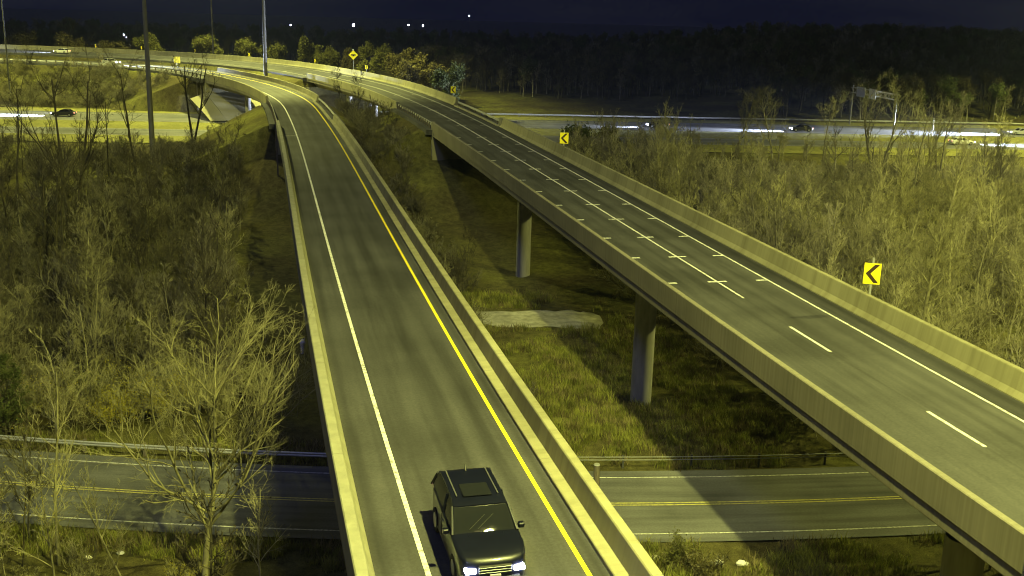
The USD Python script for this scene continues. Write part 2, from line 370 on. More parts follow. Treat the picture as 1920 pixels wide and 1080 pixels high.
pathL = Path([(10.3, -10), (7.63, 0), (2.33, 20), (-2.69, 40), (-7.51, 60), (-12.23, 80), (-16.92, 100), (-21.66, 120), (-26.55, 140), (-31.67, 160), (-37.4, 180), (-45.3, 200), (-53.8, 217), (-62.5, 231), (-72.5, 245), (-84, 256), (-100, 264.5), (-125, 270.5), (-160, 274), (-230, 277), (-340, 278)],
             lambda P_: np.where(P_.s < 215, 12.12 + 0.00429 * np.minimum(P_.p[:, 1], 200), 12.98) + 0.25 * sstep(P_.s, 215, 330),
             lambda P_: 0.03 * sstep(P_.s, 150, 230))
pathR = Path([(33.2, -10), (30.36, 0), (25.14, 20), (20.1, 40), (15.18, 60), (10.32, 80), (5.45, 100), (0.53, 120), (-4.52, 140), (-9.75, 160), (-15.7, 180), (-23.6, 203), (-33, 225), (-45, 248), (-59, 268.5), (-76, 284.5), (-97, 296.5), (-122, 305.5), (-152, 312), (-220, 317.5), (-340, 318)],
             lambda P_: np.where(P_.s < 230, 11.145 + 0.0085 * np.minimum(P_.p[:, 1], 215), 12.97) + 0.55 * sstep(P_.s, 230, 380),
             lambda P_: 0.045 * sstep(P_.s, 160, 240))


def loft(path, s0, s1, section, step=2.0, closed=True, caps=True, return_uv=False):
    """Carries a cross-section (u to the right, z up, relative to the deck) along a path."""
    n = max(2, int(math.ceil((s1 - s0) / step)) + 1)
    S = np.linspace(s0, s1, n)
    sec = np.asarray(section, float)
    m = len(sec)
    V = np.stack([path.at(S, u, z) for u, z in sec], 1)
    uv = np.stack([np.broadcast_to(sec[:, 0], (n, m)), np.broadcast_to(S[:, None], (n, m))], -1)
    idx = np.arange(n * m).reshape(n, m)
    a, b = idx[:-1], idx[1:]
    if closed:
        a2, b2 = np.roll(a, -1, 1), np.roll(b, -1, 1)
    else:
        a, a2, b, b2 = a[:, :-1], a[:, 1:], b[:, :-1], b[:, 1:]
    F = np.stack([a, b, b2, a2], -1).reshape(-1, 4)
    F = tri(F)
    area = np.sum(sec[:, 0] * np.roll(sec[:, 1], -1) - np.roll(sec[:, 0], -1) * sec[:, 1])
    if (closed and area > 0):
        F = F[:, ::-1]
    if closed and caps:
        from shapely.geometry import Polygon
        v2, f2 = trimesh.creation.triangulate_polygon(Polygon(sec), engine='earcut')
        kd = cKDTree(sec).query(v2)[1]
        f2 = kd[np.asarray(f2)]
        F = np.vstack([F, f2, (f2 + (n - 1) * m)[:, ::-1]])
    V = V.reshape(-1, 3)
    return (V, F), uv.reshape(-1, 2)


def lo(name, mname, parent, path, s0, s1, section, step=2.0, closed=True, smooth=False):
    me, uv = loft(path, s0, s1, section, step, closed)
    if smooth:
        return obj(name, me, mname, parent, smooth=35)
    return obj(name, me, mname, parent, uv=uv)


def strip(name, mname, parent, path, s0, s1, u0, u1, z=0.008, step=2.0):
    """A painted marking: a sheet a few millimetres above the road."""
    me, uv = loft(path, s0, s1, [(u0, z), (u1, z)], step, closed=False)
    return obj(name, (me[0], me[1][:, ::-1]), mname, parent, uv=uv)


# stations
RA, RB_, RC, RD = pathR.sY(-8), pathR.sY(147.5), pathR.sY(176.5), pathR.sY(243)
LA, LB_, LC, LD = pathL.sY(-8), pathL.sY(146), pathL.sY(177.5), pathL.sY(229)


# highway and street alignments
def hwyY(x):
    return 223.0 + 0.085 * np.clip(x, -260, 260)


def streetY(x):
    d = np.clip(np.asarray(x, float) + 8, -42, 42)
    return 58.15 + 0.0024 * d * d + 0.20 * np.sign(d) * np.maximum(np.abs(np.asarray(x, float) + 8) - 42, 0)


HZ = 5.5


# ------------------------------------------------------------------ terrain
def ground_z(x, y, rough=True):
    x, y = np.asarray(x, float), np.asarray(y, float)
    sh = x.shape
    X, Y = x.ravel(), y.ravel()
    base = 0.0 + 4.9 * sstep(Y, 95, 185) + 2.5 * sstep(Y, 250, 330) + 1.2 * sstep(Y, 400, 900)
    q = np.c_[X, Y, np.zeros_like(X)]
    bump = 0.0
    if rough:
        bump = 1.1 * (meshkit.fbm(q / 17.0, 4, 3) - 0.5) + 0.28 * (meshkit.noise(q / 2.6, 9) - 0.5)
    # gentle roll of the ground, flattened beside the street
    sd = np.abs(Y - streetY(X))
    near_street = 1 - sstep(sd, 5.5, 11)
    z = base + bump * (1 - near_street)
    z = np.where(near_street > 0, z * (1 - near_street) + (-0.05 - 0.25 * sstep(sd, 5.0, 6.5) * (1 - sstep(sd, 6.5, 9))) * near_street, z)
    # level gravel pad
    pw = 1 - sstep(np.maximum(np.maximum(-9.5 - X, X - 9.5), np.maximum(93.5 - Y, Y - 100.8)), 0, 5)
    z = z * (1 - pw) + 0.25 * pw
    # highway corridor
    hd = Y - hwyY(X)
    w = 1 - sstep(np.maximum(np.maximum(-42 - hd, hd - 19), 0), 0, 9)
    z = z * (1 - w) + (HZ - 0.12 + 0.0 * hd) * w
    # embankments that carry the ramps where they are not bridges
    for path, spans, ul, ur in ((pathR, ((RB_ + 1.5, RC), (RD, path_end(pathR))), -6.4, 7.2), (pathL, ((LB_ + 1.5, LC), (LD, path_end(pathL))), -5.8, 5.4)):
        d, i = path.tree.query(np.c_[X, Y])
        s = path.s[i]
        rel = np.c_[X, Y] - path.p[i]
        u = np.einsum('ij,ij->i', rel, path.n[i])
        lat = np.maximum(np.maximum(ul - u, u - ur), 0)
        over = np.abs(np.einsum('ij,ij->i', rel, path.t[i]))
        for a, b in spans:
            inside = (s >= a) & (s <= b)
            gap = np.maximum(np.maximum(a - s, s - b), 0) + np.where(over > 1.5, over, 0)
            top = path.z[i] + path.bank[i] * np.clip(u, -6, 6) - 0.42
            e = np.where(inside & (over < 1.5), top - lat * 0.5, top - 2.9 - gap * 0.52 - lat * 0.5)
            z = np.maximum(z, e)
    # the highway is cut through: nothing may rise over its lanes
    z = np.where((hd > -34) & (hd < 15), np.minimum(z, HZ - 0.12), z)
    # berm of brush beyond the highway on the right
    z = z + 9.0 * sstep(Y - hwyY(X), 24, 120) * sstep(X, 40, 150) * (1 - sstep(Y, 700, 1500))
    return z.reshape(sh)


def path_end(p):
    return p.s[-1]


def axis(lo_, hi_, step, far_lo, far_hi):
    a = list(np.arange(lo_, hi_ + step, step))
    st, v = step, a[-1]
    while v < far_hi:
        st *= 1.16
        v += st
        a.append(v)
    st, v = step, a[0]
    pre = []
    while v > far_lo:
        st *= 1.16
        v -= st
        pre.append(v)
    return np.array(pre[::-1] + a)


gx, gy = axis(-150, 140, 1.3, -1900, 1900), axis(20, 330, 1.3, -120, 700)
GX, GY = np.meshgrid(gx, gy)
GZ = ground_z(GX, GY)
nx_, ny_ = len(gx), len(gy)
idx = np.arange(nx_ * ny_).reshape(ny_, nx_)
gf = np.stack([idx[:-1, :-1], idx[:-1, 1:], idx[1:, 1:], idx[1:, :-1]], -1).reshape(-1, 4)
tag(obj('ground', (np.c_[GX.ravel(), GY.ravel(), GZ.ravel()], gf), 'ground', smooth=True), kind='structure')
from scipy.interpolate import RegularGridInterpolator
_gi = RegularGridInterpolator((gy, gx), GZ, bounds_error=False, fill_value=0.0)


def gz(x, y):
    return _gi(np.stack([np.asarray(y, float), np.asarray(x, float)], -1))


lake = (np.array([(-2400, 690, 4.0), (2400, 690, 4.0), (2400, 2350, 4.0), (-2400, 2350, 4.0)]), np.array([(0, 1, 2, 3)]))
tag(obj('lake', lake, 'lake_water'), kind='structure')


def ribbon(xs, yc, y0, y1, z, cross=None):
    """Sheet along x between yc(x)+y0 and yc(x)+y1."""
    k = 2
    V = np.stack([np.c_[xs, yc(xs) + yy, np.full(len(xs), z)] for yy in (y0, y1)], 1)
    uv = np.stack([np.c_[np.full(len(xs), yy), xs] for yy in (y0, y1)], 1).reshape(-1, 2)
    idx = np.arange(len(xs) * k).reshape(-1, k)
    f = np.stack([idx[:-1, 0], idx[1:, 0], idx[1:, 1], idx[:-1, 1]], -1)
    return (V.reshape(-1, 3), f), uv


def rib(name, m, parent, xs, yc, y0, y1, z):
    me, uv = ribbon(xs, yc, y0, y1, z)
    return obj(name, (me[0], tri(me[1])), m, parent, uv=uv)


# ------------------------------------------------------------------ street below the ramps
xs = np.arange(-110, 90, 2.0)
street = UsdGeom.Xform.Define(stage, '/World/street').GetPrim()
tag(street, 'grey two-lane street passing under both ramps', None, None, 'structure')
rib('pavement', 'asphalt_street', street, xs, streetY, -4.75, 4.75, 0.02)
rib('edge_line', 'worn_white_paint', street, xs, streetY, -3.82, -3.70, 0.028)
rib('edge_line', 'worn_white_paint', street, xs, streetY, 3.70, 3.82, 0.028)
rib('centre_line', 'worn_yellow_paint', street, xs, streetY, -0.20, -0.08, 0.028)
rib('centre_line', 'worn_yellow_paint', street, xs, streetY, 0.08, 0.20, 0.028)

# ------------------------------------------------------------------ highway
xs = np.arange(-400, 320, 8.0)
hw = UsdGeom.Xform.Define(stage, '/World/highway').GetPrim()
tag(hw, 'grey highway with two carriageways and a grass median crossing behind the woods', None, None, 'structure')
rib('pavement', 'asphalt_highway', hw, xs, hwyY, -6.8, 10.2, HZ + 0.02)
rib('pavement', 'asphalt_highway', hw, xs, hwyY, -29.5, -19.2, HZ + 0.02)
rib('median', 'verge_grass', hw, xs, hwyY, -19.3, -6.7, HZ + 0.005)
rib('verge', 'verge_grass', hw, xs, hwyY, 10.1, 17.5, HZ + 0.005)
rib('verge', 'verge_grass', hw, xs, hwyY, -40.0, -29.4, HZ + 0.005)
for yy in (-6.0, 7.2):
    rib('edge_line', 'worn_white_paint', hw, xs, hwyY, yy, yy + 0.15, HZ + 0.028)
for yy in (-28.8, -20.2):
    rib('edge_line', 'worn_white_paint', hw, xs, hwyY, yy, yy + 0.15, HZ + 0.028)

# gravel pad between the ramps
from shapely.geometry import Polygon as SPoly
rng = np.random.default_rng(5)
ring = []
for (x, y) in ((-8, 94.6), (-3.5, 94.2), (2, 94.3), (7.8, 94.2), (8.6, 95.6), (8.4, 98.6), (7.3, 100.0), (2, 99.8), (-3.4, 99.6), (-8, 99.4)):
    ring.append((x + rng.normal(0, .15), y + rng.normal(0, .2)))
poly = SPoly(ring).segmentize(0.5)
poly = SPoly([(x + 0.35 * (meshkit.noise(np.array([x, y, 0.0]) * 1.1, 4) - .5), y + 1.7 * (meshkit.noise(np.array([x, y, 3.0]) * .9, 6) - .5)) for x, y in list(poly.exterior.coords)[:-1]])
pv, pf = trimesh.creation.triangulate_polygon(poly, engine='earcut')
pv = np.c_[pv, np.full(len(pv), 0.30)]
pf = np.asarray(pf)
if np.cross(pv[pf[0, 1]] - pv[pf[0, 0]], pv[pf[0, 2]] - pv[pf[0, 0]])[2] < 0:
    pf = pf[:, ::-1]
tag(obj('gravel_path', (pv, pf), 'gravel_pad'), kind='structure')


# ------------------------------------------------------------------ bridges and ramp roads
def bridge_parts(t, path, s0, s1, ul, ur, asph, box_u, depth=2.55):
    lo('deck', asph, t, path, s0, s1, [(ul + .5, -0.14), (ul + .5, 0.0), (ur - .4, 0.0), (ur - .4, -0.14)])
    g = [(ul + .05, -0.15), (ul + .05, -0.86), (ul + 1.5, -1.2), (box_u[0], -depth), (box_u[1], -depth), (ur - 1.5, -1.2), (ur - .05, -0.86), (ur - .05, -0.15)]
    lo('girder', 'concrete_fascia', t, path, s0, s1, g)


R_LEFT = [(-5.15, -0.34), (-5.15, 0.98), (-5.11, 1.02), (-4.86, 1.02), (-4.82, 0.98), (-4.72, 0.32), (-4.6, 0.03), (-4.6, -0.34)]
R_RIGHT = [(5.12, -0.34), (5.12, 0.06), (5.34, 0.34), (5.50, 1.22), (5.53, 1.26), (5.80, 1.26), (5.84, 1.22), (5.84, -0.34)]
L_LEFT = [(-4.62, -0.34), (-4.62, 0.9), (-4.58, 0.94), (-4.26, 0.94), (-4.22, 0.9), (-4.08, 0.3), (-3.9, 0.03), (-3.9, -0.34)]
L_RIGHT = [(2.98, -0.34), (2.98, 0.13), (3.01, 0.16), (3.40, 0.18), (3.53, 0.90), (3.57, 0.94), (3.86, 0.94), (3.90, 0.90), (3.90, -0.34)]


def expansion_joint(t, path, s, ul, ur):
    strip('expansion_joint', 'dark_steel', t, path, s - 0.09, s + 0.09, ul, ur, 0.012, 0.2)


def column(t, x, y, r, ztop):
    zb = float(gz(x, y)) - 0.5
    n = 40
    hs = np.array([zb, zb + 0.5, ztop - 0.02, ztop])
    v, f = tubes(np.array([[(x, y, h) for h in hs]]), np.full((1, len(hs)), r), n)
    return obj('column', (v, f), 'concrete_column', t, smooth=50)


def abutment(t, path, s, ul, ur, d, sign, h=6.0):
    """End wall of a bridge; sign +1 when the fill lies towards greater s."""
    a, b = (s, s + d) if sign > 0 else (s - d, s)
    lo('abutment', 'concrete_barrier', t, path, a + 0.004, b, [(ul, -h), (ul, -0.36), (ur, -0.36), (ur, -h)])


def joints(t, path, s0, s1, section, every):
    """Dark construction joints, a few millimetres proud of the parapet."""
    c = np.mean(section, 0)
    sec = [(u + .003 * np.sign(u - c[0]), z + .003) for u, z in section]
    for s_ in np.arange(s0 + every / 2, s1, every):
        lo('joint', 'concrete_fascia', t, path, s_ - .012, s_ + .012, sec, 1.0)


# right ramp, near bridge
tRN = thing('bridge', 'wide two-lane concrete ramp bridge on round columns, right of the narrow ramp', 'bridge')
bridge_parts(tRN, pathR, RA, RB_, -5.15, 5.84, 'asphalt_right_ramp', (-2.9, 3.4))
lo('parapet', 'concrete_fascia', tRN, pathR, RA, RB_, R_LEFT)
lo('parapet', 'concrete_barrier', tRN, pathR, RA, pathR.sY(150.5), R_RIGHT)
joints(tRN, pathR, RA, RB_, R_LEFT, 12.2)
strip('edge_line', 'worn_white_paint', tRN, pathR, RA, RB_, -3.72, -3.58)
strip('edge_line', 'white_paint', tRN, pathR, RA, RB_, 3.50, 3.66)
strip('centre_line', 'white_paint', tRN, pathR, pathR.sY(63.6), RB_, -0.08, 0.08)
for y0, y1 in ((53.4, 57.5), (41.0, 44.9), (28.6, 32.5), (16, 20), (3.5, 7.5)):
    strip('lane_dash', 'white_paint', tRN, pathR, pathR.sY(y0), pathR.sY(y1), -0.09, 0.09)
ticks = [67.4 + 6.55 * k for k in range(21)]
for y in ticks:
    if y > 145:
        continue
    s = pathR.sY(y)
    strip('cross_bar', 'white_paint', tRN, pathR, s - .13, s + .13, -0.66, 0.66, 0.013, .3)
    strip('cross_bar', 'white_paint', tRN, pathR, s - .13, s + .13, 2.75, 3.49, 0.013, .3)
    strip('cross_bar', 'white_paint', tRN, pathR, s - .13, s + .13, -3.57, -2.8, 0.013, .3)
for (x, y) in ((9.87, 75.5), (1.14, 113.8), (18.1, 38.2), (26.5, 2.5)):
    i = pathR.tree.query((x, y))[1]
    column(tRN, x, y, 0.78, pathR.z[i] - 2.5)
abutment(tRN, pathR, RB_, -5.15, 5.84, 2.2, 1, 4.5)
expansion_joint(tRN, pathR, RB_ - 0.5, -4.6, 5.1)
# end posts of the parapets
lo('end_post', 'concrete_pale', tRN, pathR, RB_ + 0.01, RB_ + 0.5, [(-5.2, -3.6), (-5.2, 1.06), (-4.75, 1.06), (-4.75, -3.6)])
s = pathR.sY(150.5)
lo('end_post', 'concrete_pale', tRN, pathR, s + 0.01, s + 0.5, [(5.1, -0.34), (5.1, 1.30), (5.86, 1.30), (5.86, -0.34)])

# right ramp, between the bridges
tRM = thing('ramp_road', 'short stretch of two-lane ramp on a bank between the two right bridges', 'road')
lo('pavement', 'asphalt_right_ramp', tRM, pathR, RB_ + .02, RC - .02, [(-6.0, -0.7), (-6.0, -0.02), (-4.6, 0.0), (5.0, 0.0), (6.6, -0.02), (6.6, -0.7)])
strip('edge_line', 'worn_white_paint', tRM, pathR, RB_ + .02, RC - .02, -3.72, -3.58)
strip('edge_line', 'worn_white_paint', tRM, pathR, RB_ + .02, RC - .02, 3.50, 3.66)
strip('centre_line', 'white_paint', tRM, pathR, RB_ + .02, RC - .02, -0.08, 0.08)
lo('kerb', 'concrete_pale', tRM, pathR, pathR.sY(151.2), pathR.sY(178), [(4.9, -.1), (4.9, .16), (5.25, .18), (5.25, -.1)])
for y in ticks:
    if 149 < y < 174:
        s = pathR.sY(y)
        strip('cross_bar', 'worn_white_paint', tRM, pathR, s - .13, s + .13, -0.66, 0.66, 0.013, .3)
        strip('cross_bar', 'worn_white_paint', tRM, pathR, s - .13, s + .13, 2.75, 3.49, 0.013, .3)

# right ramp, far bridge over the highway
tRF = thing('bridge', 'far two-lane bridge over the highway with bright yellow-lit parapet, upper one of the curving pair', 'bridge')
bridge_parts(tRF, pathR, RC, RD, -5.15, 5.84, 'asphalt_right_ramp', (-2.9, 3.4), 2.2)
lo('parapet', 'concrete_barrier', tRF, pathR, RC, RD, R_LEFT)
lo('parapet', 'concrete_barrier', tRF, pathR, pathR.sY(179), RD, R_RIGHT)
strip('edge_line', 'worn_white_paint', tRF, pathR, RC, RD, -3.72, -3.58)
strip('edge_line', 'worn_white_paint', tRF, pathR, RC, RD, 3.50, 3.66)
strip('centre_line', 'worn_white_paint', tRF, pathR, RC, RD, -0.08, 0.08)
for y in ticks:
    if y > 176:
        s = pathR.sY(y)
        strip('cross_bar', 'worn_white_paint', tRF, pathR, s - .13, s + .13, -0.66, 0.66, 0.013, .3)
        strip('cross_bar', 'worn_white_paint', tRF, pathR, s - .13, s + .13, 2.75, 3.49, 0.013, .3)
for (s, k) in ((RC, -1), (RD, 1)):
    abutment(tRF, pathR, s, -5.15, 5.84, 2.0, k, 4.2)
lo('end_post', 'concrete_pale', tRF, pathR, RC - .5, RC - .01, [(-5.2, -3.0), (-5.2, 1.06), (-4.75, 1.06), (-4.75, -3.0)])
for yy in (207.5, 225):
    s = pathR.sY(yy)
    for u in (-2.0, 2.4):
        q = pathR.at(s, u)[0]
        column(tRF, q[0], q[1], 0.6, q[2] - 2.1)

# right ramp beyond
tRE = thing('ramp_road', 'far two-lane ramp curving away to the left behind a concrete barrier', 'road')
lo('pavement', 'asphalt_right_ramp', tRE, pathR, RD + .02, pathR.L - 4, [(-6.0, -0.8), (-6.0, -0.02), (-4.6, 0.0), (5.1, 0.0), (6.2, -0.02), (6.2, -0.8)])
strip('edge_line', 'worn_white_paint', tRE, pathR, RD + .02, pathR.L - 5, -3.72, -3.58)
strip('edge_line', 'worn_white_paint', tRE, pathR, RD + .02, pathR.L - 5, 3.50, 3.66)
lo('barrier', 'concrete_barrier', tRE, pathR, RD + .02, pathR.L - 5, [(5.12, -0.3), (5.12, 0.06), (5.3, 0.34), (5.45, 1.16), (5.49, 1.2), (5.75, 1.2), (5.79, 1.16), (5.79, -0.3)])

# left ramp, near bridge
tLN = thing('bridge', 'narrow one-lane concrete ramp bridge running under the camera with the dark vehicle on it', 'bridge')
bridge_parts(tLN, pathL, LA, LB_, -4.62, 3.9, 'asphalt_left_ramp', (-2.6, 2.0), 2.3)
lo('parapet', 'concrete_pale', tLN, pathL, LA, LB_ - 4, L_LEFT)
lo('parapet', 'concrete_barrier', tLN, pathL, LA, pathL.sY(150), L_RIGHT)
joints(tLN, pathL, LA, LB_ - 4, L_LEFT, 10.0)
joints(tLN, pathL, LA, LB_, L_RIGHT, 10.0)
strip('edge_line', 'white_paint', tLN, pathL, LA, LB_, -2.43, -2.27)
strip('edge_line', 'yellow_paint', tLN, pathL, LA, LB_, 2.27, 2.43)
expansion_joint(tLN, pathL, pathL.sY(136), -3.9, 2.9)
strip('joint_line', 'worn_white_paint', tLN, pathL, pathL.sY(133) - .1, pathL.sY(133) + .1, -3.85, -2.45, .013, .3)
for (x, y) in ((-11.2, 75.5), (-20.2, 113.8), (-2.4, 38.5), (7.2, 1.5)):
    i = pathL.tree.query((x, y))[1]
    column(tLN, x, y, 0.78, pathL.z[i] - 2.25)
abutment(tLN, pathL, LB_, -4.62, 3.9, 2.0, 1, 4.3)

# left ramp between bridges
tLM = thing('ramp_road', 'short stretch of one-lane ramp with steel rails between the two left bridges', 'road')
lo('pavement', 'asphalt_left_ramp', tLM, pathL, LB_ + .02, LC - .02, [(-5.4, -0.7), (-5.4, -0.02), (-4.0, 0.0), (3.4, 0.0), (4.8, -0.02), (4.8, -0.7)])
strip('edge_line', 'white_paint', tLM, pathL, LB_ + .02, LC - .02, -2.43, -2.27)
strip('edge_line', 'yellow_paint', tLM, pathL, LB_ + .02, LC - .02, 2.27, 2.43)
lo('kerb', 'concrete_barrier', tLM, pathL, pathL.sY(150.6), LC - .03, [(2.9, -.1), (2.9, .14), (3.3, .16), (3.3, -.1)])

# left ramp, far bridge over the highway
tLF = thing('bridge', 'far one-lane bridge over the highway with lit parapet, lower one of the curving pair', 'bridge')
bridge_parts(tLF, pathL, LC, LD, -4.62, 3.9, 'asphalt_left_ramp', (-2.6, 2.0), 2.0)
LFR = [(3.3, -0.34), (3.3, 0.06), (3.5, 0.34), (3.62, 1.1), (3.66, 1.14), (3.86, 1.14), (3.9, 1.1), (3.9, -0.34)]
lo('parapet', 'concrete_barrier', tLF, pathL, LC, LD, [(-4.62, -0.34), (-4.62, 1.06), (-4.58, 1.1), (-4.3, 1.1), (-4.26, 1.06), (-4.08, 0.3), (-3.9, 0.03), (-3.9, -0.34)])
lo('parapet', 'concrete_barrier', tLF, pathL, LC - 1, LD, LFR)
strip('edge_line', 'white_paint', tLF, pathL, LC, LD, -2.43, -2.27)
strip('edge_line', 'yellow_paint', tLF, pathL, LC, LD, 2.27, 2.43)
for (s, k) in ((LC, -1), (LD, 1)):
    abutment(tLF, pathL, s, -4.62, 3.9, 2.0, k, 4.2)
lo('end_post', 'concrete_pale', tLF, pathL, LD + .01, LD + .5, [(-4.68, -3.0), (-4.68, 1.2), (-4.2, 1.2), (-4.2, -3.0)])
for yy in (194, 210):
    s = pathL.sY(yy)
    for u in (-2.2, 1.6):
        q = pathL.at(s, u)[0]
        column(tLF, q[0], q[1], 0.55, q[2] - 1.9)
# concrete slope paving below the far abutment
sl = []
for k, (du0, du1) in enumerate(((-8.2, -5.0), (-4.95, 5.0))):
    S = np.linspace(LD - 15.5, LD - 0.5, 12)
    V = []
    for ss in S:
        t_ = (ss - (LD - 15.5)) / 15.0
        zz = HZ + 0.02 + t_ * (float(np.interp(LD, pathL.s, pathL.z)) - 3.2 - HZ)
        for u in (du0, du1):
            q = pathL.at(ss, u)[0]
            drop = 0.0 if u > -6 else -1.1 * t_
            V.append((q[0], q[1], zz + 0.18 + drop))
    V = np.array(V)
    ii = np.arange(len(V)).reshape(-1, 2)
    F = np.stack([ii[:-1, 0], ii[:-1, 1], ii[1:, 1], ii[1:, 0]], -1)
    obj('slope_paving', (V, tri(F)), 'concrete_barrier', tLF)

# left ramp beyond
tLE = thing('ramp_road', 'far one-lane ramp on a grassy bank with a car coming down it', 'road')
lo('pavement', 'asphalt_left_ramp', tLE, pathL, LD + .02, pathL.L - 4, [(-5.4, -0.8), (-5.4, -0.02), (-4.0, 0.0), (3.6, 0.0), (5.0, -0.02), (5.0, -0.8)])
strip('edge_line', 'white_paint', tLE, pathL, LD + .02, pathL.L - 5, -2.43, -2.27)
strip('edge_line', 'yellow_paint', tLE, pathL, LD + .02, pathL.L - 5, 2.27, 2.43)
lo('barrier', 'concrete_barrier', tLE, pathL, LD + .02, LD + 16, LFR)

# ------------------------------------------------------------------ guide rails
WSEC = [(0, .42), (.05, .47), (.05, .53), (0, .58), (.05, .63), (.05, .69), (0, .74), (-.03, .74), (.02, .68), (.02, .64), (-.03, .58), (.02, .52), (.02, .48), (-.03, .42)]


def rail_on_path(label, path, s0, s1, u, side, spacing=3.0, sec=WSEC, group=None):
    t = thing('guide_rail', label, 'guide rail', group=group)
    lo('rail', 'galvanised', t, path, s0, s1, [(u + side * a, z) for a, z in sec], 2.0)
    n = max(2, int((s1 - s0) / spacing))
    for s in np.linspace(s0 + .3, s1 - .3, n):
        q = path.at(s, u - side * 0.13)[0]
        g = min(float(gz(q[0], q[1])), q[2]) - .15
        b = box(-.07, .07, -.09, .09, 0, q[2] + .78 - g)
        b.apply_transform(trimesh.transformations.rotation_matrix(path.angle(s), (0, 0, 1)))
        b.apply_translation((q[0], q[1], g))
        obj('post', b, 'old_wood', t)
    return t


rail_on_path('steel rail along the left edge of the narrow ramp, past its near bridge', pathL, LB_ - 4.5, LC - 2, -4.45, 1, 2.5)
rail_on_path('steel rail on the right of the narrow ramp, linking two barriers', pathL, pathL.sY(150.3), LC - .5, 3.85, -1, 3)
rail_on_path('pale steel rail in the barrier gap on the right of the wide ramp', pathR, pathR.sY(151), pathR.sY(178.8), 5.75, -1, 3)
rail_on_path('steel rail with close dark posts between two parapets left of the wide ramp', pathR, RB_ + .6, RC - .6, -4.95, 1, 1.7)
rail_on_path('far steel rail with many posts on the bank below the oncoming car', pathL, LD + .6, LD + 105, -4.5, 1, 2.6)


def rail_on_line(label, x0, x1, yc, off, z0, face, spacing=4.0, dz=0.0, m='galvanised', pm='old_wood', double=False):
    t = thing('guide_rail', label, 'guide rail')
    X = np.arange(x0, x1, 2.0)
    zs = [(a, z) for a, z in WSEC]
    V = np.stack([np.c_[X, yc(X) + off + face * a, np.full(len(X), z0 + z)] for a, z in zs], 1)
    n, k = V.shape[:2]
    ii = np.arange(n * k).reshape(n, k)
    a, b = ii[:-1], ii[1:]
    F = np.stack([a, b, np.roll(b, -1, 1), np.roll(a, -1, 1)], -1).reshape(-1, 4)
    obj('rail', (V.reshape(-1, 3), tri(F)), m, t)
    for x in np.arange(x0 + .5, x1, spacing):
        y = float(yc(x)) + off - face * .14
        obj('post', box(x - .09, x + .09, y - .1, y + .1, z0 - .7, z0 + .8), pm, t)
    return t


rail_on_line('steel guide rail along the far side of the street, left of the narrow ramp', -60, -9, streetY, 5.25, 0.0, -1)
t = thing('cable_fence', 'low cable guide rail along the far side of the street, under the wide bridge', 'guide rail')
for z in (0.5, 0.7):
    X = np.arange(-6, 50, 2.0)
    v, f = tubes(np.array([np.c_[X, streetY(X) + 5.4, np.full(len(X), z)]]), np.full((1, len(X)), .03), 5)
    obj('cable', (v, f), 'galvanised', t)
for x in np.arange(-6, 50, 4.5):
    y = float(streetY(x)) + 5.48
    obj('post', box(x - .06, x + .06, y - .06, y + .06, -.6, .8), 'dark_steel', t)
rail_on_line('long steel guide rail beyond the highway, in front of the dark woods', -30, 150, hwyY, 16.6, HZ, -1, 6.0)


# ------------------------------------------------------------------ lighting masts
def mast(x, y, zg, h, power, cone, label):
    t = thing('lighting_mast', label, 'lamp mast', (x, y, zg))
    wd = .6 if y > 300 else 1.0
    v, f = tubes(np.array([[(0, 0, -1), (0, 0, h * .5), (0, 0, h)]], float), np.array([[.44, .31, .17]]) * wd, 14)
    obj('pole', (v, f), 'mast_steel', t, smooth=50)
    obj('base_plate', cyl((0, 0, -.3), (0, 0, .25), .62, .62, 16), 'concrete_column', t)
    a = np.linspace(0, 2 * PI, 33)
    v, f = tubes(np.array([np.c_[1.3 * np.cos(a), 1.3 * np.sin(a), np.full(33, h - .6)]]), np.full((1, 33), .05), 6)
    obj('lamp_ring', (v, f), 'mast_steel', t)
    for k in range(8):
        c, s_ = math.cos(k * PI / 4), math.sin(k * PI / 4)
        arm = cyl((0, 0, h - .3), (1.3 * c, 1.3 * s_, h - .6), .04, .04, 6)
        obj('arm', arm, 'mast_steel', t)
        hd = cyl((1.5 * c, 1.5 * s_, h - .5), (1.5 * c, 1.5 * s_, h - 1.0), .18, .38, 12)
        lamp = obj('lamp_head', hd, 'mast_steel', t)
        obj('lens', cyl((1.5 * c, 1.5 * s_, h - 1.0), (1.5 * c, 1.5 * s_, h - 1.06), .35, .30, 12), 'lamp_lens', lamp)
    L = UsdLux.SphereLight.Define(stage, str(t.GetPath()) + '/light')
    L.CreateRadiusAttr(0.9)
    L.CreateNormalizeAttr(True)
    L.CreateIntensityAttr(LAMP * power * 42000.0)
    L.CreateColorAttr(Gf.Vec3f(*HPS))
    sh = UsdLux.ShapingAPI.Apply(L.GetPrim())          # full cut-off lamp heads
    sh.CreateShapingConeAngleAttr(float(cone))
    sh.CreateShapingConeSoftnessAttr(0.35)
    L.AddTranslateOp().Set(Gf.Vec3d(0, 0, h - 2.2))
    return t


for m_ in MASTS:
    mast(*m_)
# two masts far off, too far to light anything here
for (x, y, zg, h, label) in ((-117, 249, 8.5, 40, 'thin distant lighting mast at the far left edge of the picture'),):
    t = thing('lighting_mast', label, 'lamp mast', (x, y, zg))
    v, f = tubes(np.array([[(0, 0, -2), (0, 0, h * .5), (0, 0, h)]], float), np.array([[.19, .14, .1]]), 10)
    obj('pole', (v, f), 'dark_steel', t, smooth=50)


